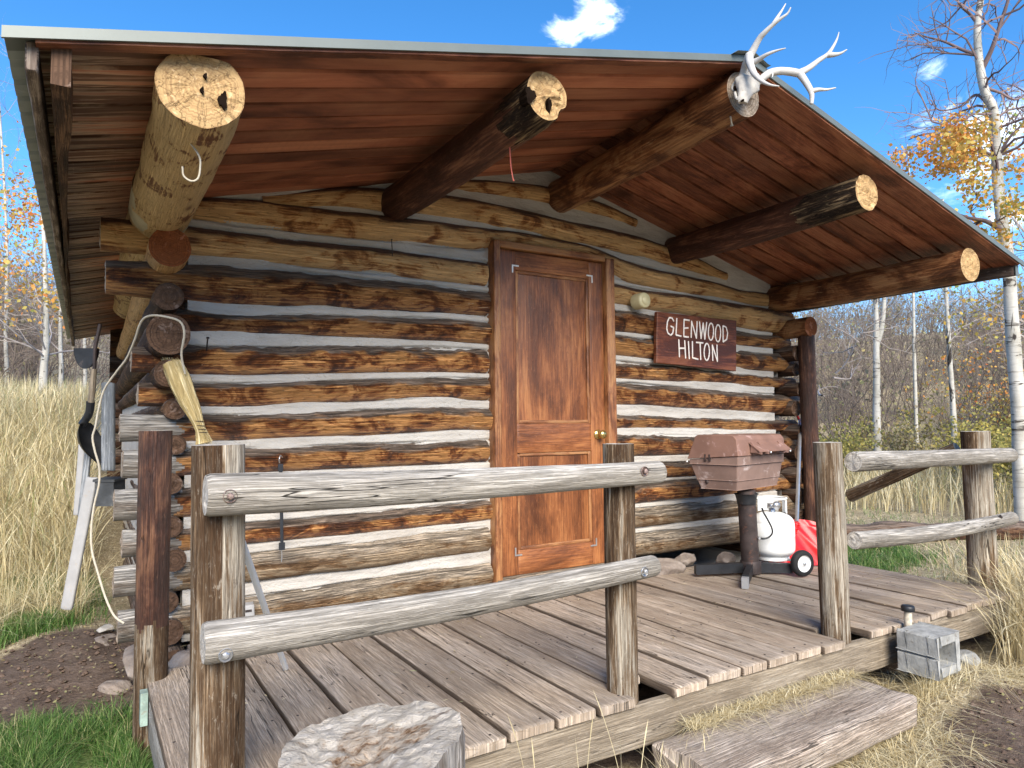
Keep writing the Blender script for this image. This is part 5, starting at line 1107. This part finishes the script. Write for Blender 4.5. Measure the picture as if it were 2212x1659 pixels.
# leaf litter and chips on the soil
n = 1400; q = np.concatenate([scat(900, -.9, .3, -.3, 1.6), scat(500, 3.0, 4.6, -2.6, -1.9)]); n = len(q); sz = rng.uniform(.002, .007, n); a = rng.uniform(0, 2*pi, n)
zc = gz(q[:, 0], q[:, 1])+.014; V = []
for k in range(4): V.append(np.stack([q[:, 0]+sz*np.cos(a+k*pi/2)*(1 if k % 2 else 1.9), q[:, 1]+sz*np.sin(a+k*pi/2)*(1 if k % 2 else 1.9), zc+rng.uniform(-.004, .006, n)], -1))
V = np.stack(V, 1).reshape(-1, 3); C = np.zeros((n, 4, 3)); C[..., 2] = rng.random(n)[:, None]; b = B(); b.add(V, np.arange(n*4).reshape(-1, 4), C.reshape(-1, 3)); tag(b.build('leaf_litter', ['lf_brown']), 'small dead leaves and chips scattered on the bare soil', 'litter', kind='stuff')
n = 150; q = np.stack([rng.uniform(.3, 4.4, n), -.12-1.45*rng.random(n)**1.6], -1); sz = rng.uniform(.003, .009, n); a = rng.uniform(0, 2*pi, n); V = []
for k in range(4): V.append(np.stack([q[:, 0]+sz*np.cos(a+k*pi/2)*(.35 if k % 2 else 2.4), q[:, 1]+sz*np.sin(a+k*pi/2)*(.35 if k % 2 else 2.4), np.full(n, .007)+rng.uniform(0, .003, n)], -1))
V = np.stack(V, 1).reshape(-1, 3); C = np.zeros((n, 4, 3)); C[..., 2] = rng.random(n)[:, None]; b = B(); b.add(V, np.arange(n*4).reshape(-1, 4), C.reshape(-1, 3)); tag(b.build('porch_litter', ['g_dry']), 'bits of straw and leaf scattered on the porch boards', 'litter', kind='stuff')
b = B(); base_ = np.array([[1, 0, 0], [-1, 0, 0], [0, 1, 0], [0, -1, 0], [0, 0, 1], [0, 0, -1], [.6, .6, .5], [-.6, .6, .5], [.6, -.6, .5], [-.6, -.6, .5]], float); tri_ = np.array([[4, 6, 0], [4, 2, 6], [0, 6, 2], [4, 7, 2], [4, 1, 7], [2, 7, 1], [4, 8, 3], [4, 0, 8], [3, 8, 0], [4, 9, 1], [4, 3, 9], [1, 9, 3], [5, 2, 0], [5, 1, 2], [5, 3, 1], [5, 0, 3]])
q = np.concatenate([scat(260, -.6, .30, -.05, 1.15), scat(260, 2.7, 4.1, -2.7, -1.98)])
for (x_, y_) in q: b.add(base_*(rng.uniform(.6, 1.3, (10, 3)))*rng.uniform(.003, .020)**1.0*rng.uniform(.5, 1)+np.array([x_, y_, float(gz(x_, y_))+.004]), tri_, None, 0, True)
tag(b.build('soil_clods', ['soil']), 'crumbs and clods of dark soil on the bare ground', 'soil', kind='stuff')
# ================================================================== TREES
class Tree:
    def __init__(s, seed): s.r = np.random.default_rng(seed); s.tips = []
    def limb(s, b, p, d, L, r0, r1, seg, n, wig, grav=0., mi=0):
        P = [np.array(p, float)]; d = np.array(d, float); d /= np.linalg.norm(d)
        for k in range(n):
            d = d+s.r.normal(0, wig, 3)+np.array([0, 0, grav]); d /= np.linalg.norm(d); P.append(P[-1]+d*L/n)
        P = np.array(P); tube(b, P, np.linspace(r0, r1, n+1), seg, s.r.uniform(0, 50), caps=False, mi=mi, sub=True); return P, d
    def grow(s, b, p, d, L, r, lev, nb=4, wig=.16, spread=.9, grav=.02, mi=1):
        P, dd = s.limb(b, p, d, L, r, r*.35 if lev else r*.25, 5 if lev > 1 else 3, 5 if lev > 1 else 4, wig, grav, mi)
        if lev == 0: s.tips.append(P[-1]); s.tips.append(P[len(P)//2]); return
        for k in range(nb):
            t = s.r.uniform(.25, 1.); i = min(len(P)-2, int(t*(len(P)-1))); q = P[i]+(P[i+1]-P[i])*s.r.random()
            v = s.r.normal(0, 1, 3); a = P[i+1]-P[i]; a /= np.linalg.norm(a); v -= a*(v@a); v /= np.linalg.norm(v)
            s.grow(b, q, a+v*spread*s.r.uniform(.5, 1.3), L*s.r.uniform(.42, .68), r*.45, lev-1, nb, wig, spread, grav, mi)
def leaves(b, pts, n, size, sp, r_, mi=0, col=(0, 1)):
    pts = np.array(pts); c = pts[r_.integers(0, len(pts), n)]+r_.normal(0, sp, (n, 3)); u = r_.normal(size=(n, 3)); u /= np.linalg.norm(u, axis=1)[:, None]; w = np.cross(u, r_.normal(size=(n, 3))); w /= np.linalg.norm(w, axis=1)[:, None]
    s_ = size*r_.uniform(.5, 1.25, n)[:, None]; V = np.stack([c-u*s_, c-w*s_*.75+u*s_*.1, c+u*s_, c+w*s_*.75+u*s_*.1], 1).reshape(-1, 3)
    cl = np.clip(vn(c[:, 0]*1.1, c[:, 1]*1.1, c[:, 2]*1.1)*.35+r_.uniform(0, 1, n)*.75+.1, 0, 1)*(col[1]-col[0])+col[0]; C = np.zeros((n, 4, 3)); C[..., 2] = cl[:, None]; b.add(V, np.arange(n*4).reshape(-1, 4), C.reshape(-1, 3), mi)
def aspen(name, pts, r0, r1, label, cat='tree', grp=None, crown=None, nbr=12, blen=1.2, leafn=0, lm='lf_orange', leafz=None, leafs=.035, zr=(.3, 1), twig='twig_pale', seed=1, lev=2, grav=.03, lsp=.14, nb=4, limbs=(), wig=.16):
    T = Tree(seed); P = spline(pts, 60); bz = float(gz(P[0][0], P[0][1])); 
    if P[0][2] > bz: P = np.vstack([[P[0][0], P[0][1], bz-.1], P])
    t = thing(name, (P[0][0], P[0][1], bz), label, cat, grp)
    b = B(); n = len(P); tube(b, P, np.linspace(r0, r1, n), 18, seed*2.1, sub=True, rf=lambda l, th: 1+.07*vn(l*3, np.cos(th)*1.5, np.sin(th)*1.5)+.03*vn(l*14, np.cos(th)*3, np.sin(th)*3))
    b.build('trunk', ['aspen'], t); b = B(); zlo, zhi = P[:, 2].min(), P[:, 2].max()
    for lp, la, lb_ in limbs:
        Q = spline(lp, 26); tube(b, Q, np.linspace(la, lb_, 26), 9, T.r.uniform(0, 9), sub=True, rf=lambda l, th: 1+.10*vn(l*9, th), caps=False)
        for k in range(7):
            j = T.r.integers(6, 25); v = T.r.normal(0, 1, 3); T.grow(b, Q[j], v+(Q[j]-Q[j-1])/np.linalg.norm(Q[j]-Q[j-1])*.8, .65*T.r.uniform(.5, 1.2), lb_*1.1+.003, 1, 4, wig=wig, grav=grav)
    for k in range(nbr):
        i = int(n*T.r.uniform(*zr)); i = min(i, n-2); a = P[i+1]-P[i]; a /= np.linalg.norm(a); v = T.r.normal(0, 1, 3); v[2] *= .3; v -= a*(v@a); v /= np.linalg.norm(v); rr0 = r0+(r1-r0)*i/n
        T.grow(b, P[i], v+a*T.r.uniform(.1, .9), blen*T.r.uniform(.5, 1.15)*(1.2-.5*i/n), rr0*.32, lev, nb, grav=grav, wig=wig)
    if nbr: b.build('branches', [twig, twig], t)
    if leafn:
        tp = np.array(T.tips); 
        if leafz is not None: tp = tp[(tp[:, 2] > leafz[0]) & (tp[:, 2] < leafz[1])]
        if len(tp): b = B(); leaves(b, tp, leafn, leafs, lsp, T.r); b.build('leaves', [lm], t)
    return t
D9 = 8.5
aspen('aspen_tree', [at(2203, 990, D9), at(2201, 900, D9), at(2192, 780, D9), at(2184, 660, D9), at(2177, 557, D9), at(2160, 445, D9), at(2152, 328, D9+.1), at(2146, 240, D9), at(2126, 193, D9), at(2114, 117, D9), at(2112, 47, D9), at(2122, -40, D9), at(2112, -140, D9)], .088, .030,
      'big white-barked aspen at the right edge with bare purple twigs above and orange leaves below', nbr=20, blen=1.25, leafn=7500, lsp=.075, lm='lf_orange', leafz=(2.75, 4.35), leafs=.027, zr=(.40, .98), seed=11, nb=5, grav=.02, wig=.27, twig='twig_dark',
      limbs=[([at(2122, 150, D9), at(2143, 105, D9-.1), at(2158, 60, D9-.2), at(2180, -10, D9-.3), at(2190, -80, D9-.4)], .030, .012), ([at(2113, 120, D9), at(2080, 108, D9+.1), at(2040, 90, D9+.2), at(1995, 78, D9+.3), at(1975, 70, D9+.3)], .022, .006), ([at(2112, 50, D9), at(2095, 30, D9), at(2075, 12, D9-.1), at(2058, -20, D9-.2)], .022, .008), ([at(2170, 500, D9), at(2130, 478, D9-.1), at(2090, 470, D9-.2), at(2045, 452, D9-.3)], .032, .010), ([at(2146, 240, D9), at(2110, 205, D9+.1), at(2075, 230, D9+.2), at(2030, 238, D9+.2), at(2010, 215, D9+.2)], .020, .005), ([at(2128, 190, D9), at(2160, 200, D9+.1), at(2195, 215, D9+.1), at(2230, 190, D9+.1)], .020, .008)])
aspen('bare_sapling', [at(1980, 950, 15), at(1975, 760, 15), at(1972, 600, 15), at(1968, 460, 15), at(1962, 340, 15), at(1960, 310, 15)], .04, .006, 'thin bare sapling whose purple twigs show above the right roof edge', nbr=22, blen=1.2, zr=(.45, 1), seed=41, lev=1, nb=5, wig=.25, twig='twig_dark')
aspen('thin_aspen', [at(2062, 985, 13), at(2060, 900, 13), at(2052, 780, 13), at(2047, 690, 13), at(2040, 560, 13), at(2036, 430, 13)], .055, .02, 'slender straight white aspen standing left of the big aspen', nbr=14, blen=.9, zr=(.5, 1), seed=12, leafn=160, lm='lf_gold', leafs=.04, lev=1)
aspen('forked_aspen', [at(1893, 905, 14), at(1894, 820, 14), at(1893, 740, 14), at(1893, 690, 14), at(1890, 620, 14), at(1886, 520, 14)], .075, .03, 'white aspen with a forked trunk behind the right roof corner', nbr=12, blen=1.3, zr=(.6, 1), seed=13, leafn=120, lm='lf_gold', leafs=.04, lev=1)
T = Tree(5); b = B(); tube(b, spline([at(1893, 750, 14), at(1905, 705, 14), at(1910, 640, 14), at(1905, 560, 14), at(1908, 480, 14)], 30), np.linspace(.055, .02, 30), 12, sub=True); fo = [o for o in bpy.data.objects if o.name == 'forked_aspen'][0]; b.build('second_trunk', ['aspen'], fo)
aspen('dead_aspen', [at(1740, 915, 12), at(1775, 855, 12), at(1810, 800, 12), at(1845, 760, 12.2), at(1866, 715, 12.4), at(1905, 668, 12.6)], .085, .02, 'pale dead aspen leaning to the right behind the tall porch post', nbr=12, blen=1.3, zr=(.15, .95), seed=14, lev=2, nb=3)
for i, (x, d, sd, h, lb) in enumerate([(92, 9.5, 21, 600, 'white aspen trunk just left of the roof edge with orange leaves above'), (130, 11, 22, 640, 'thin white trunk half hidden by the left eave'), (12, 12, 23, 560, 'aspen at the far left with red-orange leaves'), (182, 13, 24, 700, 'faint white trunk seen under the left eave')]):
    top = at(x-8+20*(i % 2)-12, 120, d)
    aspen('left_aspen' if False else 'young_aspen', [at(x-2, 900, d), at(x+2, 800, d), at(x+8 if i == 0 else x, 720, d), at(x+2, 500, d), top], (.06, .04, .045, .04)[i], .013, lb, grp='aspens left of the cabin', nbr=16, blen=1.5, leafn=(1300, 400, 2400, 0)[i], lm='lf_orange', zr=(.35, 1), seed=sd, leafz=(2.4, 5.4), leafs=.032, lsp=.12)
# golden leafy crowns to the right of the big aspen and beyond it
aspen('golden_aspen', [at(2290, 930, 10), at(2280, 700, 10), at(2270, 450, 10), at(2262, 250, 10)], .09, .02, 'golden-leaved aspen cut by the right edge of the picture', nbr=24, blen=1.5, leafn=1700, lm='lf_gold', zr=(.25, 1), seed=31, leafs=.034, lsp=.1)
# --- thicket: template shrubs replicated into one mass
def shrub_arrays(seed, H, lev=3, nst=9, nb=4):
    T = Tree(seed); b = B()
    for k in range(nst):
        a = T.r.uniform(0, 2*pi); T.grow(b, (T.r.normal(0, .12), T.r.normal(0, .12), -.1), (cos(a)*.35, sin(a)*.35, 1), H*T.r.uniform(.5, .8), .014, lev-1, nb, .15, .75, .04, 0)
    return np.concatenate(b.V), np.concatenate(b.F), np.array(T.tips)
tmpl = [shrub_arrays(100+i, 2.4) for i in range(5)]
def thicket(name, spots, label, wood_m, leafper, lm, lsize, lsp=.1, scale=(.7, 1.3), thing_=False, group=None):
    b = B(); bl = B(); 
    for (x, y) in spots:
        V, F, tp = tmpl[rng.integers(0, 5)]; a = rng.uniform(0, 2*pi); s_ = rng.uniform(*scale); Rm = rotm('Z', a); o = np.array([x, y, float(gz(x, y))])
        b.add(V@Rm.T*s_+o, F, np.zeros_like(V)); 
        if leafper: leaves(bl, tp@Rm.T*s_+o, leafper, lsize, lsp, rng)
    w = b.build(name, [wood_m]); tag(w, label, 'brush', kind='stuff')
    if leafper: lo = bl.build(name+'_leaves', [lm], None); lo.parent = w; lo.location = lo.location-w.location
    return w
def polar(n, a0, a1, r0, r1, c=(0, -3.6)):
    a = np.radians(rng.uniform(a0, a1, n)); r = np.sqrt(rng.uniform(r0*r0, r1*r1, n)); return np.stack([c[0]+np.sin(a)*r, c[1]+np.cos(a)*r], -1)
thicket('bare_thicket', polar(150, 42, 78, 17, 36), 'dense grey-purple leafless brush covering the slope right of the cabin', 'twig', 60, 'lf_brown', .05, .15, (.9, 1.5))
thicket('bare_thicket', polar(70, -16, 6, 13, 30), 'grey leafless brush on the slope left of the cabin', 'twig', 50, 'lf_brown', .05, .15, (.8, 1.4))
thicket('yellow_brush', polar(34, 47, 75, 14.5, 20), 'low yellow-green leafy brush at the foot of the right slope', 'twig', 170, 'lf_green', .045, .14, (.3, .6))
# far ridge of brush
thicket('far_brush', np.concatenate([polar(120, 40, 80, 36, 62), polar(60, -18, 8, 30, 55)]), 'far brown brush along the top of the hill', 'twig', 40, 'lf_brown', .09, .3, (1.0, 1.6))
def bush(px, dist, sc_, n, lb, lm, size=.03, seed=1, cat='bush', wood_m='twig'):
    p = at(px, 940, dist); V, F, tp = tmpl[seed % 5]; Rm = rotm('Z', seed*1.7); o = np.array([p[0], p[1], float(gz(p[0], p[1]))]); t = thing('leafy_bush', o, lb, cat, 'bushes at the edge of the clearing')
    b = B(); b.add(V@Rm.T*sc_+o, F, np.zeros_like(V)); b.build('stems', [wood_m], t); b = B(); leaves(b, tp@Rm.T*sc_+o, n, size, .10, np.random.default_rng(seed)); b.build('leaves', [lm], t)
bush(2195, 10.5, .52, 3000, 'yellow-green bush at the foot of the big aspen', 'lf_green', .026, 1)
bush(2110, 12.5, .5, 2600, 'low green-yellow bush left of the big aspen', 'lf_green', .03, 2)
bush(2290, 9.5, .5, 3000, 'bushy yellow shrub at the right edge beyond the railing end', 'lf_green', .026, 3)
bush(1960, 14, .5, 1600, 'small brownish bush between the thin and the forked aspens', 'lf_brown', .032, 4)
bush(1820, 13, .55, 1500, 'small yellowing bush behind the tall porch post', 'lf_green', .032, 6)
bush(2140, 15, 1.05, 900, 'dark bare bush with sparse orange leaves behind the thin aspen', 'lf_orange', .035, 7)
# tall dry grass belt before the brush on the right
p = polar(9000, 44, 76, 11, 18); blades('tall_dry_grass', p, .6, .012, .35, 'g_dry', 'belt of tall dry grass before the brush right of the cabin', 'grass', seg=4, heads=.8)
# ================================================================== SKY AND LIGHT
SUN_EL, SUN_AZ = R_(33), R_(-162)     # azimuth measured from +Y towards +X
w = bpy.data.worlds.new('World'); S.world = w; w.use_nodes = True; nt = w.node_tree; bg = nt.nodes['Background']
sky = nt.nodes.new('ShaderNodeTexSky'); sky.sky_type = 'NISHITA'; sky.sun_disc = False; sky.sun_elevation = SUN_EL; sky.sun_rotation = SUN_AZ; sky.altitude = 2200; sky.air_density = 1.0; sky.dust_density = .4; sky.ozone_density = 1.6
tc_ = nt.nodes.new('ShaderNodeTexCoord'); L_ = nt.links
def wn(ty, **k):
    o = nt.nodes.new(ty)
    for a, v in k.items(): setattr(o, a, v)
    return o
hs = wn('ShaderNodeHueSaturation'); hs.inputs['Saturation'].default_value = 1.32; hs.inputs['Value'].default_value = 1.0; L_.new(sky.outputs[0], hs.inputs['Color'])
nz = wn('ShaderNodeTexNoise'); nz.inputs['Scale'].default_value = 13; nz.inputs['Detail'].default_value = 9; nz.inputs['Roughness'].default_value = .62; nz.inputs['Distortion'].default_value = .5
mp = wn('ShaderNodeMapping'); mp.inputs['Scale'].default_value = (1, 1, 1.8); L_.new(tc_.outputs['Generated'], mp.inputs[0]); L_.new(mp.outputs[0], nz.inputs[0])
acc = None
def M_(op, a, b_):
    o = wn('ShaderNodeMath', operation=op)
    for i, v in enumerate((a, b_)):
        if isinstance(v, bpy.types.NodeSocket): L_.new(v, o.inputs[i])
        else: o.inputs[i].default_value = v
    return o.outputs[0]
for (x, y, rad, st) in ((1225, 68, .042, 1.), (1268, 40, .045, 1.), (1300, 20, .04, .8), (2025, 165, .035, .6), (2095, 270, .05, .8), (2010, 300, .045, .6), (2190, 300, .07, .9), (1975, 325, .035, .7), (2130, 330, .09, .9), (2215, 210, .06, .7), (2250, 380, .10, .9)):
    d = at(x, y, 1.)-CAM; d = d/np.linalg.norm(d); dv = wn('ShaderNodeVectorMath', operation='DISTANCE'); L_.new(tc_.outputs['Generated'], dv.inputs[0]); dv.inputs[1].default_value = tuple(d)
    m = wn('ShaderNodeMapRange'); m.interpolation_type = 'SMOOTHSTEP'; L_.new(dv.outputs['Value'], m.inputs[0]); m.inputs[1].default_value = rad; m.inputs[2].default_value = 0; m.inputs[3].default_value = 0; m.inputs[4].default_value = st
    acc = m.outputs[0] if acc is None else M_('MAXIMUM', acc, m.outputs[0])
cl = M_('ADD', M_('MULTIPLY', M_('SUBTRACT', nz.outputs[0], .5), 4.2), M_('SUBTRACT', acc, .28))
cm = wn('ShaderNodeMapRange'); cm.interpolation_type = 'SMOOTHSTEP'; L_.new(cl, cm.inputs[0]); cm.inputs[1].default_value = 0; cm.inputs[2].default_value = 1.5; cm.inputs[4].default_value = .9
gate = wn('ShaderNodeMapRange'); L_.new(acc, gate.inputs[0]); gate.inputs[1].default_value = 0; gate.inputs[2].default_value = .25
mix = wn('ShaderNodeMix', data_type='RGBA'); L_.new(M_('MULTIPLY', cm.outputs[0], gate.outputs[0]), mix.inputs[0]); L_.new(hs.outputs[0], mix.inputs[6]); mix.inputs[7].default_value = (11, 12, 13, 1)
L_.new(mix.outputs[2], bg.inputs[0]); bg.inputs[1].default_value = .115
ld_ = bpy.data.lights.new('sun', 'SUN'); ld_.energy = 3.1; ld_.angle = R_(40); ld_.color = (1, .90, .76); lo_ = bpy.data.objects.new('sun', ld_); COL.objects.link(lo_)
sd_ = np.array([sin(SUN_AZ)*cos(SUN_EL), cos(SUN_AZ)*cos(SUN_EL), sin(SUN_EL)])
from mathutils import Vector
lo_.rotation_euler = Vector(sd_).to_track_quat('Z', 'Y').to_euler()
vs_ = S.view_settings; vs_.view_transform = 'Standard'; vs_.look = 'None'; vs_.gamma = 1; vs_.use_curve_mapping = False; vs_.exposure = 1.46
S.render.engine = 'CYCLES'
